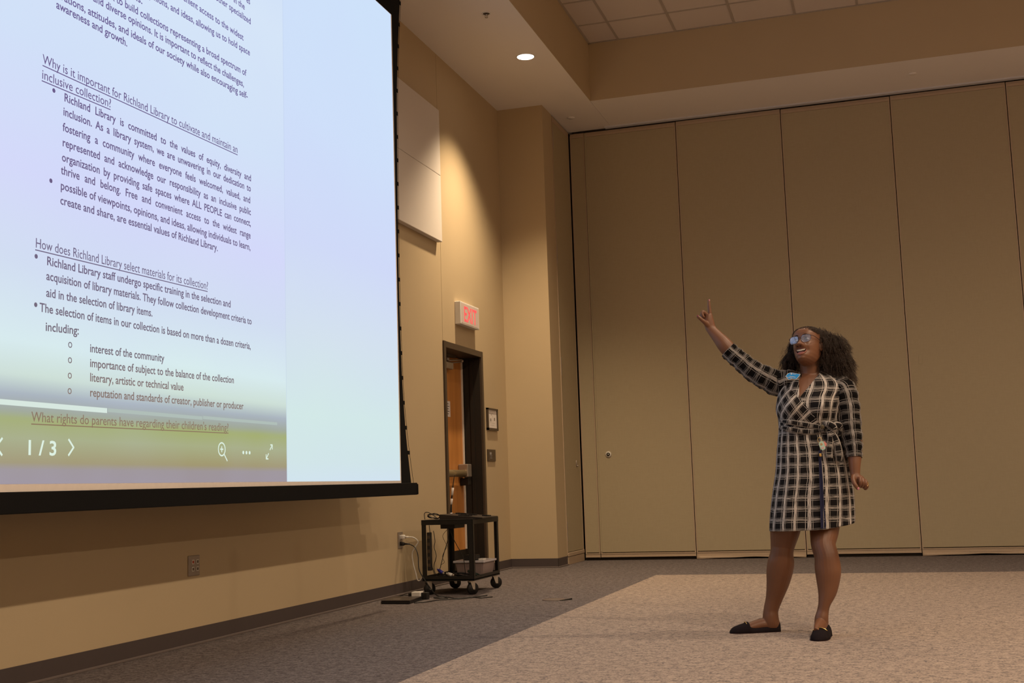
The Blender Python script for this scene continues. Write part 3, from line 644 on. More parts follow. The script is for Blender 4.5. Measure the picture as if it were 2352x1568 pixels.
coil('shelf_cable_coil', 'smaller black cable coil at the left of the bottom shelf', (0.345, -3.99, ZS1-0.024), 0.055, 5, 0.0045, M_BLKPL, 0.3, 8)
coil('shelf_cable_coil', 'upright green-black cable loop leaning on the plastic bin', (0.585, -3.93, ZS1-0.024), 0.050, 4, 0.004, plain('green_black_cable', (0.012, 0.022, 0.017), 0.4), 0.9, 11)
rnd = random.Random(4)
for k, (pts, lab) in enumerate([
    ([(0.25, -4.03, 0.545), (0.255, -4.03, 0.48), (0.262, -4.04, 0.36), (0.268, -4.04, 0.24), (0.29, -4.03, 0.14)], 'black cord dropping beside the power strip inside the cart'),
    ([(0.40, -3.97, 0.515), (0.385, -3.98, 0.42), (0.355, -4.0, 0.31), (0.325, -4.0, 0.21), (0.30, -4.0, 0.14)], 'black cord slanting left from under the cart box'),
    ([(0.40, -3.97, 0.515), (0.42, -3.95, 0.44), (0.45, -3.92, 0.36), (0.485, -3.9, 0.28), (0.50, -3.9, 0.15)], 'black cord slanting right from under the cart box'),
    ([(0.39, -3.97, 0.515), (0.345, -3.98, 0.46), (0.37, -4.0, 0.41), (0.385, -4.0, 0.375), (0.36, -4.0, 0.33), (0.345, -4.0, 0.29), (0.36, -4.0, 0.25), (0.33, -4.0, 0.23)], 'thin kinked black wire inside the cart'),
    ([(0.285, -4.03, 0.50), (0.30, -4.04, 0.42), (0.292, -4.04, 0.37), (0.308, -4.04, 0.30), (0.285, -4.04, 0.22), (0.30, -4.04, 0.15)], 'wavy black cord tied to the front cart leg')]):
    tag(obj('hanging_cord', tube(B(), pts, 0.0030 if k != 3 else 0.0018, 6), M_BLKPL, None, True), lab, 'cable', 'cords hanging inside the cart')
def plugend(name, label, c, d, mat):
    c = Vector(c); d = Vector(d).normalized(); t = thing(name, label, 'connector', c)
    bm = B(); cyl(bm, c-d*0.028, c+d*0.012, 0.014, n=8); obj('shell', bm, mat, t, True)
    bm = B(); cyl(bm, c+d*0.012, c+d*0.028, 0.010, n=8); obj('plug_face', bm, M_STEELP, t, True); obj('strain_relief', cyl(B(), c-d*0.046, c-d*0.028, 0.005, 0.010, n=8), mat, t, True)
plugend('video_connector', 'blue video connector on the bottom shelf of the cart', (0.345, -4.03, 0.175), (0.8, -0.2, -0.45), plain('connector_blue', (0.03, 0.03, 0.28), 0.4))
plugend('white_connector', 'white cable connector on the bottom shelf of the cart', (0.43, -4.045, 0.155), (1, -0.2, -0.25), M_WHITEPL)
# plastic bin with lid
pb = thing('plastic_bin', 'translucent plastic bin with a pale lid on the bottom shelf', 'bin', (0.52, -3.62, ZS0+0.014))
def taper(x0, x1, y0, y1, z0, z1, k):
    bm = B(); lo = [bm.verts.new((x, y, z0)) for x, y in ((x0+k, y0+k), (x1-k, y0+k), (x1-k, y1-k), (x0+k, y1-k))]; hi = [bm.verts.new((x, y, z1)) for x, y in ((x0, y0), (x1, y0), (x1, y1), (x0, y1))]
    bm.faces.new(lo[::-1]); bm.faces.new(hi)
    for i in range(4): bm.faces.new((lo[i], lo[(i+1) % 4], hi[(i+1) % 4], hi[i]))
    bmesh.ops.bevel(bm, geom=list(bm.edges), offset=0.008, segments=2, affect='EDGES'); return bm
M_BIN = plain('cloudy_plastic', (0.30, 0.23, 0.22), 0.35); M_LID = plain('pale_bin_lid', (0.50, 0.47, 0.50), 0.35)
obj('tub', taper(0.37, 0.615, -3.79, -3.48, ZS0+0.014, 0.232, 0.018), M_BIN, pb, False)
obj('lid', box(B(), 0.358, 0.627, -3.80, -3.47, 0.228, 0.246, 0.005), M_LID, pb)
rc = tag(obj('receiver_box', box(B(), 0.44, 0.545, -3.76, -3.66, 0.247, 0.29, 0.004), M_BLKPL), 'small black receiver box sitting on the bin lid', 'electronics')
tag(obj('white_box', box(B(), 0.575, 0.618, -3.79, -3.72, 0.247, 0.262, 0.002), M_WHITEPL), 'tiny white box on the right end of the bin lid', 'box')
# taped cable dangling behind the cart
tcb = thing('taped_cable', 'black cable with white tape labels hanging in front of the door', 'cable', (0.30, -3.6, ZT1))
HP = [(0.280, -3.60, ZT1+0.001), (0.281, -3.60, 0.66), (0.286, -3.60, 0.729), (0.296, -3.60, 0.801), (0.306, -3.60, 0.873), (0.319, -3.60, 0.945)]
obj('wire', tube(B(), HP, [0.0075, 0.0085, 0.0065, 0.0075, 0.004, 0.0028], 8), M_BLKPL, tcb, True)
for a, b in (((0.302, -3.60, 0.838), (0.2925, -3.60, 0.776)), ((0.289, -3.60, 0.748), (0.2835, -3.60, 0.700)), ((0.2815, -3.6, 0.632), (0.2812, -3.6, 0.60))):
    obj('tape_label', cyl(B(), a, b, 0.0098, n=12), M_PAPER, tcb, True)

# ------------------------------------------------------------------ the speaker
PO = Vector((3.25, -6.48, 0.0))
person = thing('person', 'smiling woman in glasses and a black and white plaid dress, one arm raised pointing', 'person', PO, None, YAW)
RzI = Matrix.Rotation(-YAW, 3, 'Z')
LC = RzI @ (CAM-PO); lr_, lu_, lf_ = RzI @ cr, RzI @ cu, RzI @ cf
def M(u, v, dep=0.0):
    """measured place on the figure -> metres in her own frame (x to her left side, y away, z up)"""
    d = lf_*FPX+lr_*(u-1176)+lu_*(784-v); t = (dep-LC.y)/d.y
    return LC+d*t
def S(dep=0.0): return (dep-LC.y)/FPX*1.0
def cm(vals, n):
    """catmull rows of numbers"""
    out = []
    for i in range(len(vals)-1):
        p0 = vals[max(i-1, 0)]; p1 = vals[i]; p2 = vals[i+1]; p3 = vals[min(i+2, len(vals)-1)]
        for k in range(n):
            t = k/n; out.append([0.5*((2*b)+(-a+c)*t+(2*a-5*b+4*c-d)*t*t+(-a+3*b-3*c+d)*t**3) for a, b, c, d in zip(p0, p1, p2, p3)])
    out.append(list(vals[-1])); return out
def limb(bm, rows, n=24, sub=5, uv=None, cap=(True, True), offs=0.0):
    """rows of (u, v, depth, half width in px, depth ratio) lofted into a tapering limb"""
    R_ = cm([list(r) for r in rows], sub); P = [M(r[0], r[1], r[2]) for r in R_]; m = len(P); rings = []; arc = 0
    uvl = bm.loops.layers.uv.verify() if uv else None; arcs = []
    for i in range(m):
        t = (P[min(i+1, m-1)]-P[max(i-1, 0)]).normalized()
        e1 = Vector((0, 1, 0)).cross(t); e1.normalize(); e2 = t.cross(e1)
        a = R_[i][3]*S(R_[i][2])+offs; b = a*R_[i][4] if offs == 0 else (a-offs)*R_[i][4]+offs
        if i: arc += (P[i]-P[i-1]).length
        arcs.append((arc, a))
        rings.append([bm.verts.new(P[i]+e1*a*math.cos(2*PI*j/n)+e2*b*math.sin(2*PI*j/n)) for j in range(n)])
    for i in range(m-1):
        for j in range(n):
            f = bm.faces.new((rings[i][j], rings[i][(j+1) % n], rings[i+1][(j+1) % n], rings[i+1][j]))
            if uv:
                for l, (ii, jj) in zip(f.loops, ((i, j), (i, j+1), (i+1, j+1), (i+1, j))):
                    l[uvl].uv = (jj/n*2*PI*uv, arcs[ii][0])
    if cap[0]: bm.faces.new(rings[0][::-1])
    if cap[1]: bm.faces.new(rings[-1])
    return rings
def fused(name, bm, mat, voxel, parent, smooth_it=4, fac=0.5):
    """closed pieces grown together into one continuous skin"""
    bmesh.ops.recalc_face_normals(bm, faces=bm.faces)
    me = bpy.data.meshes.new(name); bm.to_mesh(me); bm.free()
    o = bpy.data.objects.new(name, me); sc.collection.objects.link(o)
    md = o.modifiers.new('r', 'REMESH'); md.mode = 'VOXEL'; md.voxel_size = voxel; md.use_smooth_shade = True
    if smooth_it: s = o.modifiers.new('s', 'SMOOTH'); s.iterations = smooth_it; s.factor = fac
    bpy.context.view_layer.update()
    me2 = bpy.data.meshes.new_from_object(o.evaluated_get(bpy.context.evaluated_depsgraph_get())); me2.name = name
    o.modifiers.clear(); o.data = me2; me2.materials.clear(); me2.materials.append(mat)
    me2.polygons.foreach_set('use_smooth', [True]*len(me2.polygons)); o.parent = parent; return o

# skin, cloth, hair materials
def skin():
    t = NT('brown_skin', 0.47, 0.5); p = t.tc(); n = t.noise(p, 9, 3); f = t.noise(p, 220, 2, 0.6)
    s_ = t.sep(p)
    c = t.mix(n, (0.135, 0.055, 0.027), (0.190, 0.080, 0.039))
    knee = t.math('MULTIPLY', t.mapr(t.math('ABSOLUTE', t.math('SUBTRACT', s_[2], 0.43)), 0.0, 0.07, 1.0, 0.0, True), t.mapr(s_[1], -0.02, 0.02, 1.0, 0.3, True))
    c = t.mix(t.math('MULTIPLY', knee, 0.45), c, (0.10, 0.04, 0.022))
    tz = t.mapr(t.math('ABSOLUTE', t.math('SUBTRACT', s_[2], 0.125)), 0.02, 0.05, 1.0, 0.0, True); tx = t.mapr(t.math('ABSOLUTE', t.math('SUBTRACT', s_[0], 0.173)), 0.004, 0.018, 1.0, 0.0, True)
    ty = t.mapr(s_[1], -0.14, -0.12, 1.0, 0.0); tn = t.mapr(t.noise(p, 70, 2, 0.6, 0, (0.6, 1, 1.6)), 0.45, 0.58, 0.0, 0.8)
    c = t.mix(t.math('MULTIPLY', t.math('MULTIPLY', tz, tx), t.math('MULTIPLY', ty, tn)), c, (0.035, 0.022, 0.018))
    t.bump(f, 0.12, 0.001); t.b.inputs['Subsurface Weight'].default_value = 0.08; t.b.inputs['Subsurface Radius'].default_value = (0.01, 0.004, 0.002)
    return t.col(c)
M_SKIN = skin()
M_LIP = plain('lip', (0.33, 0.12, 0.09), 0.35, 0.5); M_LIPU = plain('upper_lip', (0.17, 0.062, 0.042), 0.4, 0.5); M_MOUTH = plain('mouth_inside', (0.035, 0.008, 0.007), 0.6)
M_TEETH = plain('teeth', (0.80, 0.74, 0.62), 0.25, 0.5); M_TONGUE = plain('tongue', (0.35, 0.13, 0.12), 0.4)
M_EYEW = plain('eye_white', (0.62, 0.60, 0.58), 0.2, 0.6); M_IRIS = plain('dark_iris', (0.02, 0.010, 0.006), 0.15, 0.6)
M_NAILP = plain('pink_nail', (0.55, 0.22, 0.27), 0.25, 0.6); M_NAILM = plain('plum_nail', (0.22, 0.03, 0.08), 0.25, 0.6)
M_GOLD = plain('gold_metal', (0.75, 0.55, 0.22), 0.25, 0.5, 0.9)
M_HAIR = plain('dark_brown_curls', (0.034, 0.019, 0.012), 0.42, 0.5, 0, 0.5, 25)
M_HAIRC = plain('hair_core', (0.008, 0.005, 0.004), 0.8, 0.1)
M_NAVY = plain('navy_ribbon', (0.012, 0.014, 0.05), 0.8)
def plaid(name, rot=0.0, pu=0.0605, pv=0.0575, ph=(0, 0)):
    t = NT(name, 0.85, 0.15)
    uvn = t.tc('UV'); mp = t.n.new('ShaderNodeMapping'); mp.inputs['Rotation'].default_value = (0, 0, rot); mp.inputs['Location'].default_value = (ph[0], ph[1], 0)
    t.lk(uvn, mp.inputs[0]); uv = mp.outputs[0]
    wob = t.noise(uv, 9, 2); s_ = t.sep(uv)
    u = t.math('ADD', s_[0], t.mapr(wob, 0.3, 0.7, -0.0026, 0.0026)); wob2 = t.noise(uv, 11, 2, 0.5, 0, (1.3, 0.8, 1)); v = t.math('ADD', s_[1], t.mapr(wob2, 0.3, 0.7, -0.0022, 0.0022))
    def band(x, per, along):
        xx = t.math('ABSOLUTE', t.math('SUBTRACT', t.math('FRACT', t.math('DIVIDE', x, per)), 0.5)); xx = t.math('MULTIPLY', xx, per)
        st = t.noise(uv, 1, 3, 0.7, 0, (480, 22, 1) if along else (22, 480, 1))
        core = t.mapr(xx, 0.0058, 0.0078, 1.0, 0.0, True)
        thr = t.mapr(st, 0.36, 0.54, 0.10, 1.0) if along else t.mapr(st, 0.42, 0.62, 0.05, 0.9)
        off = t.math('ABSOLUTE', t.math('SUBTRACT', t.math('FRACT', t.math('ADD', t.math('DIVIDE', x, per), 0.24)), 0.5)); off = t.math('MULTIPLY', off, per)
        thin = t.math('MULTIPLY', t.mapr(off, 0.0006, 0.0015, 0.8, 0.0), t.mapr(st, 0.3, 0.5, 0.4, 1.0))
        of2 = t.math('ABSOLUTE', t.math('SUBTRACT', t.math('FRACT', t.math('ADD', t.math('DIVIDE', x, per), 0.80)), 0.5)); of2 = t.math('MULTIPLY', of2, per)
        thin2 = t.math('MULTIPLY', t.mapr(of2, 0.0005, 0.0013, 0.6, 0.0), t.mapr(st, 0.35, 0.5, 0.2, 1.0))
        return t.math('MAXIMUM', t.math('MAXIMUM', t.math('MULTIPLY', core, thr), thin), thin2)
    a = band(u, pu, True); b = band(v, pv, False)
    m = t.math('MAXIMUM', t.math('MULTIPLY', a, 0.95), t.math('MULTIPLY', b, 0.85), clamp=True)
    f = t.noise(t.tc('Object') if False else t.pos(), 26, 3); t.bump(f, 0.35, 0.02)
    return t.col(t.mix(m, (0.009, 0.008, 0.009), (0.60, 0.55, 0.52)))
M_PLAID = plaid('black_white_plaid'); M_PLAIDD = plaid('plaid_on_the_bias', 0.85); M_PLAIDS = plaid('plaid_sleeve', 0.0, 0.058, 0.056, (0.02, 0.01))

# ---- skin: legs, chest, neck, head, arms and hands as one surface
bm = B()
LEGA = [(1812, 1185, .03, 31, 1.0), (1803.5, 1216, .05, 33.5, 1.0), (1798, 1250, .07, 27.5, 1.05), (1796, 1268, .07, 25.5, 1.08), (1794, 1290, .08, 29.5, 1.0), (1790, 1315, .095, 29, 1.0), (1786, 1340, .105, 25, 1.0), (1778.5, 1372, .12, 19, 1.0),
        (1771.5, 1397, .125, 16.5, 1.05), (1770, 1415, .125, 17.5, 1.1), (1771, 1430, .125, 19, 1.0), (1771, 1440, .125, 18, 0.9)]
LEGB = [(1896, 1185, -.015, 34, 1.0), (1893, 1220, -.04, 32, 1.0), (1891, 1250, -.075, 27.5, 1.05), (1898, 1276, -.10, 27, 1.05), (1901, 1300, -.105, 29, 1.0), (1902, 1320, -.11, 28, 1.0), (1900.5, 1356, -.12, 21.5, 1.0), (1893.5, 1386, -.13, 13.5, 1.15),
        (1890, 1404, -.13, 13, 1.2), (1887, 1420, -.135, 15, 1.1), (1886, 1434, -.135, 15, 1.0)]
limb(bm, LEGA); limb(bm, LEGB)
# feet inside the shoes
limb(bm, [(1775, 1432, .125, 15, 1.0), (1752, 1433, .125, 13.5, 1.1), (1733, 1437, .125, 11.5, 1.25), (1712, 1442, .125, 8, 1.8), (1694, 1445, .125, 5, 2.4)], 20)
limb(bm, [(1889, 1428, -.12, 14, 1.0), (1886, 1433, -.16, 15, .8), (1882, 1442, -.21, 15, .6), (1878, 1452, -.26, 12, .5)], 20)
# chest and belly under the dress (kept just inside the cloth)
TOR = [  # v, left px, right px, half depth, centre depth
    (853, 1838, 1886, .055, .020), (862, 1826, 1912, .066, .018), (871, 1808, 1934, .078, .012), (884, 1797, 1949, .092, .006), (900, 1790, 1948, .105, .0), (918, 1786, 1938, .113, -.004), (940, 1784, 1931, .118, -.006), (960, 1789, 1927, .114, -.004),
    (985, 1790, 1928, .106, .0), (1010, 1788, 1933, .110, .0), (1040, 1785.5, 1943, .122, .004), (1082, 1783, 1952, .136, .008), (1133, 1775, 1959, .143, .008), (1184, 1769, 1963, .146, .006), (1213, 1768, 1963.5, .147, .004)]
def bust(x, z):
    e = 0
    for (u_, v_, k) in ((1811, 932, .036), (1884, 936, .042)):
        c = M(u_, v_, -.10); e += k*math.exp(-((x-c.x)/.050)**2-((z-c.z)/.055)**2)
    return e
def torso(bm, rows, n, sub, inset=0.0, uv=False, hem=False):
    R_ = cm([list(r) for r in rows], sub); rings = []; uvl = bm.loops.layers.uv.verify() if uv else None
    for (v, L_, Rr, hd, cd) in R_:
        a_ = M(L_, v, cd); b_ = M(Rr, v, cd); c = (a_+b_)/2; hw = (b_.x-a_.x)/2-inset; hd -= inset; ring = []
        for j in range(n):
            th = 2*PI*j/n; cs, sn = math.cos(th), math.sin(th); e = 2/2.25
            x = c.x+hw*math.copysign(abs(cs)**e, cs); y = c.y+hd*math.copysign(abs(sn)**e, sn); z = c.z
            if hem:
                k = max(0, min(1, (v-1100)/113)); z += k*(0.030*max(0, (x-c.x)/hw)**1.5-0.004*(1-(x-c.x)/hw)); y += -0.006*k*math.sin(7*th)
            if sn < 0: y -= bust(x, z)*(-sn)**0.8
            ring.append(bm.verts.new((x, y, z)))
        rings.append(ring)
    for i in range(len(rings)-1):
        for j in range(n):
            f = bm.faces.new((rings[i][j], rings[i][(j+1) % n], rings[i+1][(j+1) % n], rings[i+1][j]))
            if uv:
                for l, jj in zip(f.loops, (j, j+1, j+1, j)): l[uvl].uv = (jj/n*2*PI*0.178+0.012, l.vert.co.z)
    return rings
rg = torso(bm, TOR[:9], 40, 3, 0.009); bm.faces.new(rg[0]); bm.faces.new(rg[-1][::-1])
limb(bm, [(1862, 884, .02, 27, .8), (1862, 866, .02, 24.5, .95), (1861, 850, .018, 23.5, 1.0), (1860, 832, .015, 23.5, 1.05), (1860, 812, .01, 22, 1.1)])
# arms
ARMR = [(1800, 880, .05, 24, .95), (1785, 872, .05, 23, .95), (1745, 856, .055, 20, 1.0), (1713, 838, .07, 18, 1.0), (1692, 822, .08, 17.5, 1.0), (1675, 804, .085, 18, .95), (1663, 790, .09, 17.5, .9), (1650, 775, .10, 14.5, .85), (1637, 760, .11, 12, .75), (1632, 752, .115, 12, .7), (1629, 742, .118, 12.3, .72), (1628, 731, .12, 10.5, .8), (1628.5, 722, .122, 8, .9)]
limb(bm, ARMR)
ARML = [(1938, 892, -.03, 22, 1.0), (1944, 915, -.05, 24, 1.0), (1950, 950, -.07, 24, 1.0), (1955, 990, -.09, 23, 1.0), (1961, 1020, -.11, 20, 1.0), (1963, 1050, -.13, 15.5, 1.0), (1963, 1066, -.14, 13.5, 1.0), (1964, 1085, -.15, 11.3, .95), (1965, 1092, -.155, 11, .9), (1969, 1100, -.16, 12.5, .85), (1975, 1104, -.16, 13, .85), (1982, 1106, -.16, 11, .85)]
limb(bm, ARML)
# pointing hand: index up, others folded, thumb out
F = lambda rows: limb(bm, [(u, v, d, r, 1.0) for u, v, d, r in rows], 12, 4)
F([(1631, 728, .12, 5.0), (1630.5, 718, .12, 4.6), (1629.3, 708, .12, 4.2), (1628.3, 698, .12, 3.7), (1627.8, 691, .12, 2.9), (1628, 687.5, .12, 1.6)])
F([(1627, 727, .125, 4.6), (1621, 720, .118, 4.3), (1614.5, 716, .112, 4.1), (1612.5, 720, .108, 3.7), (1615, 726, .106, 3.3), (1618, 729, .106, 2.4)])
F([(1626, 731, .145, 4.4), (1619, 725, .138, 4.2), (1612, 722.5, .130, 4.0), (1611, 727, .122, 3.6), (1614, 731, .118, 3.1), (1617, 732.5, .118, 2.2)])
F([(1626, 736, .160, 4.0), (1620, 731, .155, 3.7), (1614, 729, .148, 3.5), (1613, 733, .140, 3.1), (1616, 736, .136, 2.4)])
F([(1627, 748, .110, 6.5), (1619, 740, .098, 5.4), (1612, 734.5, .092, 4.4), (1606.5, 729.5, .090, 4.1), (1603, 726.5, .090, 3.4), (1601.5, 725, .090, 2.0)])
# resting fist of the other hand
for k, (u, v, d) in enumerate(((1974, 1098, -.185), (1980.5, 1100, -.170), (1986.5, 1103, -.152), (1990, 1107.5, -.134))):
    q = (4.7, 4.7, 4.4, 3.9)[k]
    F([(u-5, v+2, d+.012, q), (u+.5, v+.5, d, q), (u+2.0, v+7, d-.012, q*.97), (u+1, v+14-k*.8, d-.008, q*.9), (u-2.5, v+18-k, d+.008, q*.85), (u-5.5, v+14-k, d+.016, q*.75)])
F([(1960, 1094, -.165, 6.5), (1959.5, 1102, -.185, 5.8), (1962.5, 1110, -.200, 5.0), (1967, 1117, -.205, 4.6), (1970, 1121.5, -.205, 3.9), (1971.5, 1124, -.205, 2.4)])

# ---- head: sculpted surface in head coordinates (face towards -y)
HYAW, HPIT, HROL = math.radians(-37), math.radians(-22), math.radians(6.5)
HR = Matrix.Rotation(HROL, 3, 'Y').inverted() @ Matrix.Rotation(HYAW, 3, 'Z') @ Matrix.Rotation(HPIT, 3, 'X')
HZ = [(-.120, .050, -.010, .010), (-.116, .074, .00, .026), (-.106, .087, .010, .040), (-.090, .0895, .030, .0515), (-.070, .088, .055, .0590), (-.045, .087, .080, .0645), (-.015, .087, .093, .0690), (.012, .088, .099, .0710), (.040, .0915, .101, .0720), (.060, .086, .097, .0690), (.079, .071, .086, .0600), (.092, .052, .068, .0460), (.101, .029, .044, .0290), (.105, .008, .012, .0100)]
def hrow(z):
    for a, b in zip(HZ, HZ[1:]):
        if a[0] <= z <= b[0]:
            f = (z-a[0])/(b[0]-a[0]); f = f*f*(3-2*f)*0.35+f*0.65
            return [p+(q-p)*f for p, q in zip(a, b)]
    return HZ[0] if z < HZ[0][0] else HZ[-1]
g = lambda x, c, s: math.exp(-((x-c)/s)**2)
MZ = -.067
def feat(x, z):
    e = 0.0
    wz = .0090+.016*max(0, min(1, (.006-z)/.045))
    ridge = .0050+.0300*max(0, min(1, (.010-z)/.046))**1.2
    cut = 1/(1+math.exp(-(z+.0475)/.0028)); topc = 1/(1+math.exp((z-.020)/.006))
    e += ridge*math.exp(-(abs(x)/wz)**2.2)*cut*topc
    e += .013*(g(x, .0190, .0080)+g(x, -.0190, .0080))*g(z, -.038, .0095)+.006*g(x, 0, .012)*g(z, -.036, .009)           # nostril wings
    e -= .005*(g(x, .007, .0038)+g(x, -.007, .0038))*g(z, -.0485, .004)
    e -= .0085*(g(x, .032, .0165)+g(x, -.032, .0165))*g(z, .004, .0115)             # sockets
    e += .0035*(g(x, .030, .022)+g(x, -.030, .022))*g(z, .024, .007)                # brows
    e += .0095*(g(x, .046, .017)+g(x, -.046, .017))*g(z, -.034, .017)               # raised cheeks
    e -= .0045*(g(x, .0355, .006)+g(x, -.0355, .006))*g(z, -.060, .016)                # smile lines
    ml = MZ+.006*(x/.027)**2                                                      # mouth line, corners up
    e += .0055*g(x, 0, .028)*g(z, MZ+.015, .006)+.0060*g(x, 0, .024)*g(z, MZ-.020, .0055)
    if abs(x) < .0290:
        hh = (.0125 if z > ml else .0165)*math.sqrt(max(0, 1-(x/.0290)**2)); dd = abs(z-ml)
        e -= .016*(1/(1+math.exp((dd-hh)/.0009)))*min(1, (.0290-abs(x))/.004)
    e += .0045*g(x, 0, .018)*g(z, -.106, .010)-.002*g(x, 0, .02)*g(z, -.090, .005)
    return e
def face_y(x, z):
    z_, F_, Bk, W = hrow(z); xx = min(.999, abs(x)/W); return -(F_*(1-xx**2.5)**(1/2.5)+feat(x, z)*max(0, 1-xx**4))
eye_mid_l = M(1839.6, 779.0, -.075)
HC = eye_mid_l-HR @ Vector((0, -.086, .004))
NZ, NA = 150, 200; rings = []
for i in range(NZ+1):
    z = -.120+.225*i/NZ; z_, F_, Bk, W = hrow(z); ring = []
    for j in range(NA):
        th = 2*PI*j/NA; cs, sn = math.cos(th), math.sin(th)
        x = W*math.copysign(abs(cs)**(2/2.5), cs)
        if sn < 0:
            y = -F_*abs(sn)**(2/2.5)-feat(x, z)*max(0, 1-(abs(x)/W)**4)
        else: y = Bk*abs(sn)**(2/2.3)
        ring.append(bm.verts.new(HC+HR @ Vector((x, y, z))))
    rings.append(ring)
for a, b in zip(rings, rings[1:]):
    for j in range(NA): bm.faces.new((a[j], a[(j+1) % NA], b[(j+1) % NA], b[j]))
bm.faces.new(rings[0]); bm.faces.new(rings[-1][::-1])
for s in (-1, 1):   # ears
    ball(bm, HC+HR @ Vector((s*.071, .012, -.010)), .030, (.28, .62, 1.0), 16, 10, HR)
body = fused('body', bm, M_SKIN, 0.0023, person, 2, 0.5)

def hp(x, y, z): return HC+HR @ Vector((x, y, z))
def hobj(name, bm, mat, parent=body, smooth=True): return obj(name, bm, mat, parent, smooth, shift=False)
# mouth
bm = B(); ball(bm, hp(0, -.078, MZ-.001), 1, (.0270, .010, .0145), 24, 14, HR); hobj('mouth_cavity', bm, M_MOUTH)
bm = B()
for k in range(-4, 5):
    x = k*.0052; zz = MZ+.0060+.006*(x/.027)**2; wdt = .0052 if abs(k) < 2 else .0047
    ball(bm, hp(x, face_y(0, MZ+.015)+.0075+9*x*x, zz), 1, (wdt*.64, .0026, .0060), 10, 8, HR)
hobj('upper_teeth', bm, M_TEETH)['kind'] = 'stuff'
bm = B(); ball(bm, hp(0, -.0850, MZ-.0095), 1, (.020, .007, .0070), 18, 10, HR); hobj('tongue', bm, M_TONGUE)
def lipline(up):
    pts = []; rr = []
    for k in range(-8, 9):
        f = k/8; x = f*.0300; z = MZ+.006*f*f+(1 if up else -1)*(.0125 if up else .0195)*math.sqrt(max(0, 1-f*f))
        if up: z -= .0012*g(x, 0, .004)
        y = -(hrow(z)[1]*(1-(abs(x)/hrow(z)[3])**2.5)**(.4))-.0052*(1-f*f)-.0005
        pts.append(hp(x, y, z)); rr.append((.0018+.0018*(1-f*f)) if up else (.0017+.0022*(1-f*f)))
    return pts, rr
for up, nm in ((1, 'upper_lip'), (0, 'lower_lip')):
    p_, r__ = lipline(up); bm = B(); tube(bm, p_, r__, 10, 2); hobj(nm, bm, M_LIPU if up else M_LIP)
# eyes, lids, brows
for s in (-1, 1):
    ec = Vector((s*.0315, -.0750, .004))
    bm = B(); ball(bm, hp(*ec), .0118, (1, 1, 1), 20, 14, HR); ey = hobj('eyeball', bm, M_EYEW)
    gz = Vector((-.22, -.94, .22)).normalized(); c = ec+gz*.0088
    bm = B(); ball(bm, hp(*c), .0052, (1, 1, 1), 14, 10, HR); hobj('iris', bm, M_IRIS, body)
    for up in (1, -1):
        bm = B(); n1, n2 = 18, 6; rows = []
        for i in range(n2+1):
            el = math.radians((24 if up > 0 else -26)+up*i*(9 if up > 0 else 5)); row = []
            for j in range(n1+1):
                az = math.radians(-80+160*j/n1); k = 0.55+0.45*math.cos(az)
                e2 = el*k+(1-k)*math.radians(-1)
                row.append(bm.verts.new(hp(ec.x+.0131*math.sin(az)*math.cos(e2), ec.y-.0131*math.cos(az)*math.cos(e2), ec.z+.0131*math.sin(e2))))
            rows.append(row)
        for a, b in zip(rows, rows[1:]):
            for j in range(n1): bm.faces.new((a[j], a[j+1], b[j+1], b[j]))
        bmesh.ops.solidify(bm, geom=list(bm.faces), thickness=.0010); hobj('eyelid', bm, M_SKIN)
    bm = B(); pts = []
    for k in range(7):
        f = k/6; x = s*(.014+.036*f); z = .0255+.005*math.sin(PI*min(1, f*1.15))-.004*f; pts.append(hp(x, face_y(x, z)-.0004, z))
    tube(bm, pts, [.0018, .0024, .0022, .0014, .0007], 8, 3); hobj('eyebrow', bm, M_HAIRC)
    bm = B(); pts = []
    for k in range(7):
        az = math.radians(-70+140*k/6); pts.append(hp(ec.x+.0138*math.sin(az), ec.y-.0138*math.cos(az), ec.z+.0036*math.cos(az)))
    tube(bm, pts, .0007, 6, 2); hobj('eyelashes', bm, M_HAIRC)
for s in (-1, 1):
    bm = B(); ball(bm, hp(s*.0082, face_y(0, -.040)+.0145, -.0475), 1, (.0056, .0055, .0028), 12, 8, HR); hobj('nostril', bm, M_MOUTH)
# nails
for nm, c, d_, m_ in (('thumbnail', (1602.5, 725.2, .0835), (1.6, 2.2), M_NAILM), ('thumbnail', (1971.5, 1121.5, -.2135), (2.6, 3.2), M_NAILP), ('fingernail', (1629.3, 689.5, .1155), (1.6, 2.4), M_NAILP)):
    bm = B(); ball(bm, M(*c), S(c[2]), (d_[0], 1.0, d_[1]), 14, 10); hobj(nm, bm, m_)
# ring on the fist
bm = B(); rc_ = M(1989.5, 1111.5, -.158)
tube(bm, [rc_+Vector((.0105*math.cos(a), -.004, .0105*math.sin(a))) for a in [2*PI*k/12 for k in range(13)]], .0013, 6, 2)
for k in range(5): ball(bm, rc_+Vector((-.005+.0025*k, -.010+.001*k, .004*math.sin(k*2))), .0028, u=8, v=6)
o = obj('finger_ring', bm, M_GOLD, person, True, False); 

# ---- dress
bm = B(); rgs = torso(bm, TOR, 128, 5, 0.0, True, True)
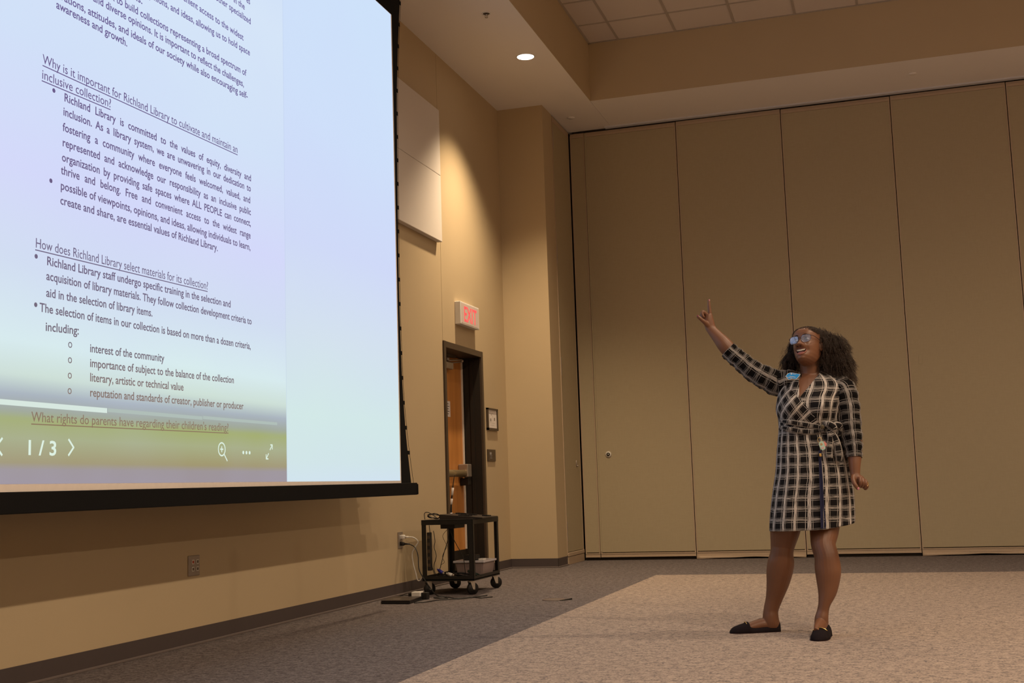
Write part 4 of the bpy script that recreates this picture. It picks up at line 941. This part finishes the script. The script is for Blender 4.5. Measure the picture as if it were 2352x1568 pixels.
# V neck: cut the front along two planes, remove the wedge
vb = M(1838.5, 913, -.14); vl = M(1836.5, 850, -.05); vr = M(1889, 850, -.05)
def cutplane(p, q, side):
    d = q-p; nrm = Vector((d.z, 0, -d.x)).normalized()*side
    front = [f for f in bm.faces if f.calc_center_median().y < 0.01 and f.calc_center_median().z > vb.z-.02]
    geom = list({v for f in front for v in f.verts})+list({e for f in front for e in f.edges})+front
    bmesh.ops.bisect_plane(bm, geom=geom, plane_co=p, plane_no=nrm); return nrm
n1 = cutplane(vb, vl, 1); n2 = cutplane(vb, vr, 1)
kill = []
for f in bm.faces:
    c = f.calc_center_median()
    if c.y < .02 and c.z > vb.z and (c-vb).dot(Vector((vl.z-vb.z, 0, -(vl.x-vb.x)))) > 0 and (c-vb).dot(Vector((vr.z-vb.z, 0, -(vr.x-vb.x)))) < 0: kill.append(f)
bmesh.ops.delete(bm, geom=kill, context='FACES')
# bias-cut right front of the wrap: material 1 left of the wrap edge, raised by a fold
we0 = vb; we1 = M(1893, 984, -.13)
for f in bm.faces:
    c = f.calc_center_median()
    if c.y < 0.02 and c.z > we1.z:
        side = (c.x-we0.x)*(we1.z-we0.z)-(c.z-we0.z)*(we1.x-we0.x)
        if side > 0 and c.z < M(1838, 872).z: f.material_index = 1
for v in bm.verts:
    if v.co.y < 0 and we1.z-.01 < v.co.z < we0.z+.01:
        L_ = math.hypot(we1.x-we0.x, we1.z-we0.z)
        sd = ((v.co.x-we0.x)*(we1.z-we0.z)-(v.co.z-we0.z)*(we1.x-we0.x))/L_
        v.co.y += -.005*max(0, 1-abs(sd+.004)/.012)
        for k, off in enumerate((.018, .036, .054)): v.co.y += -.003*g(sd, off, .004)*max(0, min(1, (we0.z+.02-v.co.z)/.05))
# soft folds
for v in bm.verts:
    x, y, z = v.co
    k = g(z, M(1850, 1000).z, .10); v.co.y += -.0035*k*math.sin((z*.9+(x-.05)*.35)*150)*(1 if y < 0 else 0)
    k2 = max(0, min(1, (M(1850, 1060).z-z)/.3)); v.co.y += -.006*k2*math.sin(x*42+1.2)*(1 if y < 0 else -1)
bmesh.ops.solidify(bm, geom=list(bm.faces), thickness=0.0025)
dress = obj('dress', bm, [M_PLAID, M_PLAIDD], person, True, False)
def sleeve(rows, offs=.0035, rad=.05):
    bm = B(); rings = limb(bm, rows, 40, 8, uv=rad, cap=(False, False), offs=offs)
    P = [sum((v.co for v in r), Vector())/len(r) for r in rings]
    for i, r in enumerate(rings):
        for j, v in enumerate(r):
            d = (v.co-P[i]); wv = .0022*math.sin(i*.75+2*math.sin(j*2*PI/40))+.0015*math.sin(i*1.7+j*.3)
            if i < len(rings)-3: v.co = P[i]+d*(1+wv/d.length)
    bmesh.ops.solidify(bm, geom=list(bm.faces), thickness=0.0025)
    return obj('sleeve', bm, M_PLAIDS, dress, True, False)
sleeve([(1838, 880, .015, 20, 1.0), (1822, 877, .02, 25, 1.15), (1804, 877, .035, 27, 1.1), (1786, 880, .05, 29, .9), (1765, 870, .052, 27, .95), (1740, 858, .056, 24.5, 1.0), (1717, 842, .066, 22, 1.0), (1700, 827, .075, 20.5, 1.0), (1685, 815, .082, 19.8, 1.0), (1672, 803, .087, 19, 1.0)])
sleeve([(1925, 885, -.005, 25, 1.2), (1934, 892, -.02, 27, 1.1), (1941, 903, -.038, 27, 1.05), (1946, 922, -.055, 26, 1.0), (1950, 950, -.07, 25, 1.0), (1954, 985, -.09, 23.5, 1.0), (1958, 1010, -.105, 21.5, 1.0), (1961, 1032, -.12, 18.5, 1.0), (1962.5, 1051, -.13, 16, 1.0)])
# gathered sash, knot, bow ends
def ribbon(rows, ratio, mat=M_PLAIDS, name='sash_fold', n=16):
    bm = B(); limb(bm, [(u, v, d, r, ratio) for u, v, d, r in rows], n, 6, uv=.02, cap=(True, True)); return obj(name, bm, mat, dress, True, False)
ribbon([(1791, 966, -.045, 3), (1812, 969, -.104, 5.5), (1845, 974, -.119, 6.5), (1873, 979, -.118, 6), (1893, 983, -.114, 5)], .35)
ribbon([(1791, 979, -.042, 3), (1812, 985, -.098, 5.5), (1845, 990, -.113, 6.5), (1873, 990, -.115, 6), (1895, 987, -.112, 4)], .35)
ribbon([(1891, 972, -.125, 5), (1903, 974, -.140, 8), (1914, 982, -.138, 9), (1911, 992, -.130, 7), (1900, 990, -.124, 5)], .75, name='sash_knot')
ribbon([(1908, 980, -.130, 5), (1922, 976, -.118, 8), (1931, 983, -.105, 9), (1926, 994, -.10, 8), (1911, 990, -.125, 5)], .6, name='bow_loop')
ribbon([(1908, 988, -.135, 5), (1916, 1003, -.137, 8), (1923, 1022, -.138, 9), (1927, 1042, -.140, 9), (1927, 1058, -.142, 6)], .35, name='sash_end')
ribbon([(1904, 990, -.132, 5), (1907, 1008, -.140, 7), (1904, 1030, -.145, 8), (1905, 1052, -.150, 7)], .35, name='sash_end')
# badge reel, ring with charms and hanging navy strap
br = obj('badge_reel', ball(B(), M(1888.5, 980, -.150), .0125, (1, .35, 1), 20, 12), plain('olive_reel', (0.07, 0.055, 0.035), 0.4), person, True, False)
bm = B(); tube(bm, [M(1889, 986, -.156), M(1886, 996, -.152), M(1884, 1004, -.152)], .0012, 6); obj('reel_cord', bm, M_BLKPL, br, True, False)
kc = M(1883, 1010, -.152)
kr = obj('key_ring', tube(B(), [kc+Vector((.012*math.cos(a), 0, .013*math.sin(a))) for a in [2*PI*k/14 for k in range(15)]], .0015, 6, 2), M_GOLD, br, True, False)
def charm(name, pts, dep, mat):
    bm = B(); a = [bm.verts.new(M(u, v, dep)) for u, v in pts]; b = [bm.verts.new(M(u, v, dep+.004)) for u, v in pts]
    bm.faces.new(a); bm.faces.new(b[::-1]); n = len(pts)
    for i in range(n): bm.faces.new((a[i], b[i], b[(i+1) % n], a[(i+1) % n]))
    return obj(name, bm, mat, br, False, False)
charm('mint_charm', [(1881.5, 1016), (1885, 1013), (1891, 1013), (1896, 1027), (1895.5, 1031), (1889, 1034), (1885, 1031), (1882, 1024)], -.160, plain('mint_enamel', (0.42, 0.62, 0.56), 0.35))
charm('pink_charm', [(1890, 1014), (1894, 1013), (1899, 1018), (1898, 1024), (1893, 1026)], -.155, plain('pink_enamel', (0.62, 0.25, 0.24), 0.35))
charm('charm_picture', [(1884, 1018), (1887, 1016.5), (1890, 1020), (1887, 1023), (1884.5, 1022)], -.1615, plain('tan_print', (0.45, 0.30, 0.16), 0.5))
charm('charm_picture', [(1886, 1027), (1892.5, 1025.5), (1893.5, 1029), (1888, 1031)], -.1615, plain('rose_print', (0.62, 0.40, 0.42), 0.5))
bm = B()
def strap(pts, w_, name):
    bm = B(); Ls = []; prev = None
    R_ = cm([list(p) for p in pts], 6)
    for u, v, d in R_:
        Ls.append([bm.verts.new(M(u-w_, v, d)), bm.verts.new(M(u+w_, v, d)), bm.verts.new(M(u+w_, v, d+.002)), bm.verts.new(M(u-w_, v, d+.002))])
    for a, b in zip(Ls, Ls[1:]):
        for j in range(4): bm.faces.new((a[j], b[j], b[(j+1) % 4], a[(j+1) % 4]))
    bm.faces.new(Ls[0]); bm.faces.new(Ls[-1][::-1]); return obj(name, bm, M_NAVY, br, False, False)
strap([(1883.5, 1034, -.153), (1884, 1060, -.156), (1885.5, 1110, -.166), (1887, 1160, -.172), (1888.5, 1213, -.176)], 3.4, 'navy_strap')
strap([(1885, 1048, -.158), (1889, 1110, -.170), (1892, 1165, -.176), (1896.5, 1205, -.178), (1892, 1214, -.178), (1889, 1212, -.178)], 1.3, 'navy_strap')
obj('strap_clip', box(B(), M(1881.5, 1040, -.158).x, M(1886.5, 1040, -.158).x, -.160, -.153, M(1884, 1048, -.158).z, M(1884, 1041, -.158).z, .001), M_GOLD, br, False, False)
# name badge on the shoulder
def slab(name, pts, dep, th, mat, parent):
    bm = B(); a = [bm.verts.new(M(u, v, dep+dd)) for u, v, dd in pts]; b = [bm.verts.new(M(u, v, dep+dd+th)) for u, v, dd in pts]
    bm.faces.new(a); bm.faces.new(b[::-1]); n = len(pts)
    for i in range(n): bm.faces.new((a[i], b[i], b[(i+1) % n], a[(i+1) % n]))
    return obj(name, bm, mat, parent, False, False)
M_BLUE = plain('badge_blue', (0.01, 0.30, 0.85), 0.35, 0.5)
E0 = [(1803.8, 864, .0), (1809.5, 857, 0), (1817, 855, 0), (1839, 859, 0), (1834, 866, 0), (1828.5, 870.8, 0), (1819, 869, 0), (1811.5, 872, 0)]
nb = slab('name_badge', E0, -.112, .003, M_WHITEPL, person); nb['label'] = 'blue name badge with small white print'
cx_, cy_ = 1820.5, 862.7
slab('badge_face', [(cx_+(u-cx_)*.93, cy_+(v-cy_)*.90, d) for u, v, d in E0], -.1126, .0004, M_BLUE, nb)
slab('badge_mark', [(1815.5, 858.6, 0), (1817, 856.6, 0), (1819.3, 857.0, 0), (1819.6, 859.0, 0), (1817.6, 860.0, 0)], -.1131, .0004, M_WHITEPL, nb)
slab('badge_print', [(1821, 858.0, 0), (1828, 859.3, 0), (1828, 860.0, 0), (1821, 858.7, 0)], -.1131, .0004, M_WHITEPL, nb)
slab('badge_print', [(1813, 863.2, 0), (1827.5, 865.6, 0), (1827.3, 866.8, 0), (1813, 864.2, 0)], -.1131, .0004, M_WHITEPL, nb)
slab('badge_stripe', [(1805.5, 864.6, 0), (1819.5, 867.6, 0), (1819.3, 868.4, 0), (1806, 865.6, 0)], -.1131, .0004, M_WHITEPL, nb)

# ---- glasses
M_FRAMEG = plain('tortoise_frame', (0.055, 0.028, 0.030), 0.25, 0.6); 
gl = B(); lens_objs = []
def lens_pts(s, k=1.0, dy=0.0):
    out = []
    for i in range(28):
        a = 2*PI*i/28; cs, sn = math.cos(a), math.sin(a)
        x = s*.0345+.0265*k*math.copysign(abs(cs)**.70, cs)*(1.0+(0.13*sn)); z = -.002+.0225*k*math.copysign(abs(sn)**.78, sn)
        if sn > 0: z += .0030*s*cs*k if s*cs > 0 else 0
        out.append(hp(x, -.1015-dy+.25*(abs(x)-.02)**2*18, z))
    return out
bm = B()
for s in (-1, 1):
    p = lens_pts(s); tube(bm, p+[p[0]], .00125, 6, 2)
tube(bm, [hp(-.0095, -.103, .004), hp(0, -.1055, .008), hp(.0095, -.103, .004)], .0016, 8, 4)
glasses = obj('glasses', bm, M_FRAMEG, person, True, False)
for s in (-1, 1):
    bm = B(); tube(bm, [hp(s*.0605, -.096, .012), hp(s*.070, -.080, .014), hp(s*.0765, -.03, .012), hp(s*.077, .01, .006)], .0018, 8, 4); obj('temple_arm', bm, M_FRAMEG, glasses, True, False)
    bm = B(); p = lens_pts(s, .96); vs = [bm.verts.new(q) for q in p]; vs2 = [bm.verts.new(q+HR @ Vector((0, .001, 0))) for q in p]; bm.faces.new(vs); bm.faces.new(vs2[::-1])
    for i in range(28): bm.faces.new((vs[i], vs2[i], vs2[(i+1) % 28], vs[(i+1) % 28]))
    t = NT('coated_lens', 0.05, 0.9); t.b.inputs['Base Color'].default_value = (0.55, 0.66, 0.90, 1); t.b.inputs['Alpha'].default_value = 0.28; t.b.inputs['Metallic'].default_value = 0.5
    obj('lens', bm, t.m, glasses, False, False)

# ---- shoes
M_SUEDE = plain('black_suede', (0.012, 0.008, 0.010), 0.9, 0.15); M_SOLE = plain('dark_sole', (0.045, 0.02, 0.02), 0.6)
def shoe(heel, toe, length_rows, name_label):
    """heel, toe: points on the floor; rows of (fraction, half width, height of the rim, inner width)"""
    h = Vector(heel); d = Vector(toe)-h; Lg = d.length; d.normalize(); s_ = Vector((-d.y, d.x, 0))
    bm = B(); rows = cm([list(r) for r in length_rows], 4); rings = []; n = 20
    for f, hw, ht in rows:
        c = h+d*Lg*f; ring = []
        for j in range(n):
            a = 2*PI*j/n; cs, sn = math.cos(a), math.sin(a)
            y_ = hw*math.copysign(abs(cs)**.75, cs); z_ = .006+(ht-.006)*(max(0, sn)**.8) if sn > 0 else .006+.004*sn
            if abs(sn) < 1e-6: z_ = .006
            ring.append(bm.verts.new(c+s_*y_+Vector((0, 0, max(.002, z_)))))
        rings.append(ring)
    for a, b in zip(rings, rings[1:]):
        for j in range(n): bm.faces.new((a[j], a[(j+1) % n], b[(j+1) % n], b[j]))
    bm.faces.new(rings[0]); bm.faces.new(rings[-1][::-1])
    o = obj('shoe', bm, M_SUEDE, person, True, False)
    bm = B(); out = []
    for f, hw, ht in rows: out.append((h+d*Lg*f, hw))
    lo = [c+s_*(w_+.001) for c, w_ in out]+[c-s_*(w_+.001) for c, w_ in out[::-1]]
    a = [bm.verts.new(Vector((p.x, p.y, 0.0005))) for p in lo]; b = [bm.verts.new(Vector((p.x, p.y, .006))) for p in lo]
    bm.faces.new(a); bm.faces.new(b[::-1]); m = len(lo)
    for i in range(m): bm.faces.new((a[i], b[i], b[(i+1) % m], a[(i+1) % m]))
    obj('sole', bm, M_SOLE, o, False, False); return o, h, d, s_, Lg
ROW = [(0.0, .012, .050), (.03, .026, .062), (.10, .033, .056), (.28, .036, .042), (.45, .040, .032), (.595, .045, .036), (.635, .046, .061), (.70, .046, .055), (.84, .043, .043), (.93, .034, .033), (.985, .018, .018), (1.0, .006, .010)]
hA = M(1792.5, 1450, .125); tA = M(1674.5, 1447, .125)
shA, h_, d_, s_, Lg = shoe((hA.x, .125, 0), (tA.x, .105, 0), ROW, '')
bm = B(); c = h_+d_*Lg*.685; tube(bm, [c-s_*.030+Vector((0, 0, .053)), c+Vector((0, 0, .0615)), c+s_*.030+Vector((0, 0, .053))], .0022, 6, 3); obj('gold_bar', bm, M_GOLD, shA, True, False)
hB = M(1897, 1440, -.08); tB = M(1875, 1463, -.335)
shB, h_, d_, s_, Lg = shoe((1.0*M(1899, 1445, -.09).x, -.085, 0), (M(1876, 1463, -.325).x, -.335, 0), ROW, '')
bm = B(); c = h_+d_*Lg*.685; tube(bm, [c-s_*.037+Vector((0, 0, .047)), c-s_*.013+Vector((0, 0, .0605)), c+s_*.013+Vector((0, 0, .0605)), c+s_*.037+Vector((0, 0, .047))], .0024, 6, 3); obj('gold_bar', bm, M_GOLD, shB, True, False)

# ---- hair: dark core plus thousands of curls
def hull(u, v, dep, ru, rv, rd): return (M(u, v, dep), Vector((ru*S(dep), rd, rv*S(dep))))
HULLS = [hull(1881, 793, .045, 37, 43, .095), hull(1906, 806, .03, 46, 47, .10), hull(1915, 838, .025, 47, 40, .10), hull(1927, 866, .015, 37, 33, .085), hull(1898, 852, .03, 30, 34, .075), hull(1815, 836, .07, 21, 30, .05), hull(1824, 812, .07, 16, 34, .055), hull(1868, 773, .035, 24, 23, .075), hull(1888, 800, -.03, 12, 36, .042), hull(1888, 836, -.02, 12, 28, .04)]
core = B()
for c, r in HULLS:
    bmesh.ops.create_icosphere(core, subdivisions=3, radius=1, matrix=Matrix.Translation(c+Vector((0, .012, 0))) @ Matrix.Diagonal((r.x*.84, r.y*.82, r.z*.84, 1)))
for v in core.verts: v.co += v.co.normalized()*random.uniform(-.003, .003)
# face opening: keep the front of the head clear
HRI = HR.inverted()
def in_face(p):
    q = HRI @ (p-HC)
    zt = .070-.55*max(0, abs(q.x)-.03)
    if q.z > -.16 and q.y < -.012-.25*max(0, q.z-.03) and q.z < zt and abs(q.x) < .074+(.02 if q.x < 0 else -.003): return True
    return False
for v in core.verts:
    for _ in range(24):
        q = HRI @ (v.co-HC)
        if in_face(v.co): v.co += HR @ Vector((0.002 if q.x > 0 else 0, .006, 0))
        else: break
hair = obj('hair', core, M_HAIRC, person, True, False)
rnd = random.Random(11)
cu_ = bpy.data.curves.new('curls', 'CURVE'); cu_.dimensions = '3D'; cu_.bevel_depth = 0.00085; cu_.bevel_resolution = 0; cu_.use_fill_caps = False
made = 0
def add_curl(p, dr, ln, hr, rad=1.0):
    n = max(10, int(ln/.0011)); sp = cu_.splines.new('POLY'); sp.points.add(n-1)
    dr = dr.normalized(); e = dr.cross(Vector((.3, .8, .5))).normalized(); f = dr.cross(e); ph = rnd.uniform(0, 2*PI); pitch = rnd.uniform(.0065, .0105)
    sgn = rnd.choice((-1, 1)); bend = Vector((rnd.uniform(-1, 1), rnd.uniform(-1, 1), rnd.uniform(-1, 1)))*.35
    q = p.copy()
    for i in range(n):
        a = ph+sgn*2*PI*i*ln/n/pitch; w_ = q+(e*math.cos(a)+f*math.sin(a))*hr*(.6+.4*math.sin(i*.21+ph))
        sp.points[i].co = (w_.x, w_.y, w_.z, 1); sp.points[i].radius = rad*(1-.5*i/n)
        q = q+(dr+bend*i/n).normalized()*ln/n
while made < 3400:
    c, r = rnd.choices(HULLS, [h[1].x*h[1].z for h in HULLS])[0]
    d = Vector((rnd.gauss(0, 1), rnd.gauss(-.35, 1), rnd.gauss(0, 1))).normalized(); k = rnd.uniform(.80, 1.0)
    p = c+Vector((d.x*r.x, d.y*r.y, d.z*r.z))*k
    if any(sum(((p[i]-c2[i])/r2[i])**2 for i in range(3)) < .62 for c2, r2 in HULLS): continue
    if in_face(p) or in_face(p+Vector((0, 0, -.03))): continue
    add_curl(p, Vector((d.x*.5, d.y*.4, -.8+d.z*.45)), rnd.uniform(.022, .045), rnd.uniform(.0028, .0046)); made += 1
def scalp(z, th, off=0.0):
    z_, F_, Bk, W = hrow(z); cs, sn = math.cos(th), math.sin(th); x = W*math.copysign(abs(cs)**.8, cs)
    y = -F_*abs(sn)**.8 if sn < 0 else Bk*abs(sn)**.87
    n_ = Vector((x*1.1, y, max(0, z-.02)*1.2)).normalized(); return Vector((x, y, z))+n_*off
def haired(q): return q.y > -.012 or q.z > .068-.45*max(0, abs(q.x)-.022)
made2 = 0
while made2 < 2600:
    z = .105-.105*abs(rnd.gauss(0, .42))
    if not .0 < z < .1045: continue
    q = scalp(z, rnd.uniform(0, 2*PI), .0015)
    if not haired(q) or (q.y > .03 and rnd.random() < .6): continue
    add_curl(HC+HR @ q, HR @ Vector((q.x*8+rnd.uniform(-.5, .5), .8+rnd.uniform(-.4, .4), rnd.uniform(-.5, .1))), rnd.uniform(.012, .022), rnd.uniform(.0018, .0030), .9); made2 += 1
for k in range(48):     # flyaway curls at the left of the neck and round the crown
    if k < 34: p = M(rnd.uniform(1797, 1812), rnd.uniform(795, 850), rnd.uniform(.03, .09)); dr = Vector((-.7, 0, -.8))
    else:
        a = rnd.uniform(-.6, 1.5); p = M(1893+52*math.cos(a)*1.15, 812-56*math.sin(a), rnd.uniform(-.02, .08)); dr = Vector((math.cos(a), 0, math.sin(a)*.8))
    add_curl(p, dr+Vector((rnd.uniform(-.5, .5), rnd.uniform(-.3, .3), rnd.uniform(-.4, .2))), rnd.uniform(.02, .05) if k < 34 else rnd.uniform(.01, .022), rnd.uniform(.002, .005), .45)
tmp = bpy.data.objects.new('tmp', cu_); sc.collection.objects.link(tmp); bpy.context.view_layer.update()
me = bpy.data.meshes.new_from_object(tmp.evaluated_get(bpy.context.evaluated_depsgraph_get())); me.name = 'curls'
bpy.data.objects.remove(tmp, do_unlink=True); bpy.data.curves.remove(cu_); me.materials.clear(); me.materials.append(M_HAIR)
curls = bpy.data.objects.new('curls', me); sc.collection.objects.link(curls); curls.parent = hair; curls['kind'] = 'stuff'
me.polygons.foreach_set('use_smooth', [True]*len(me.polygons))
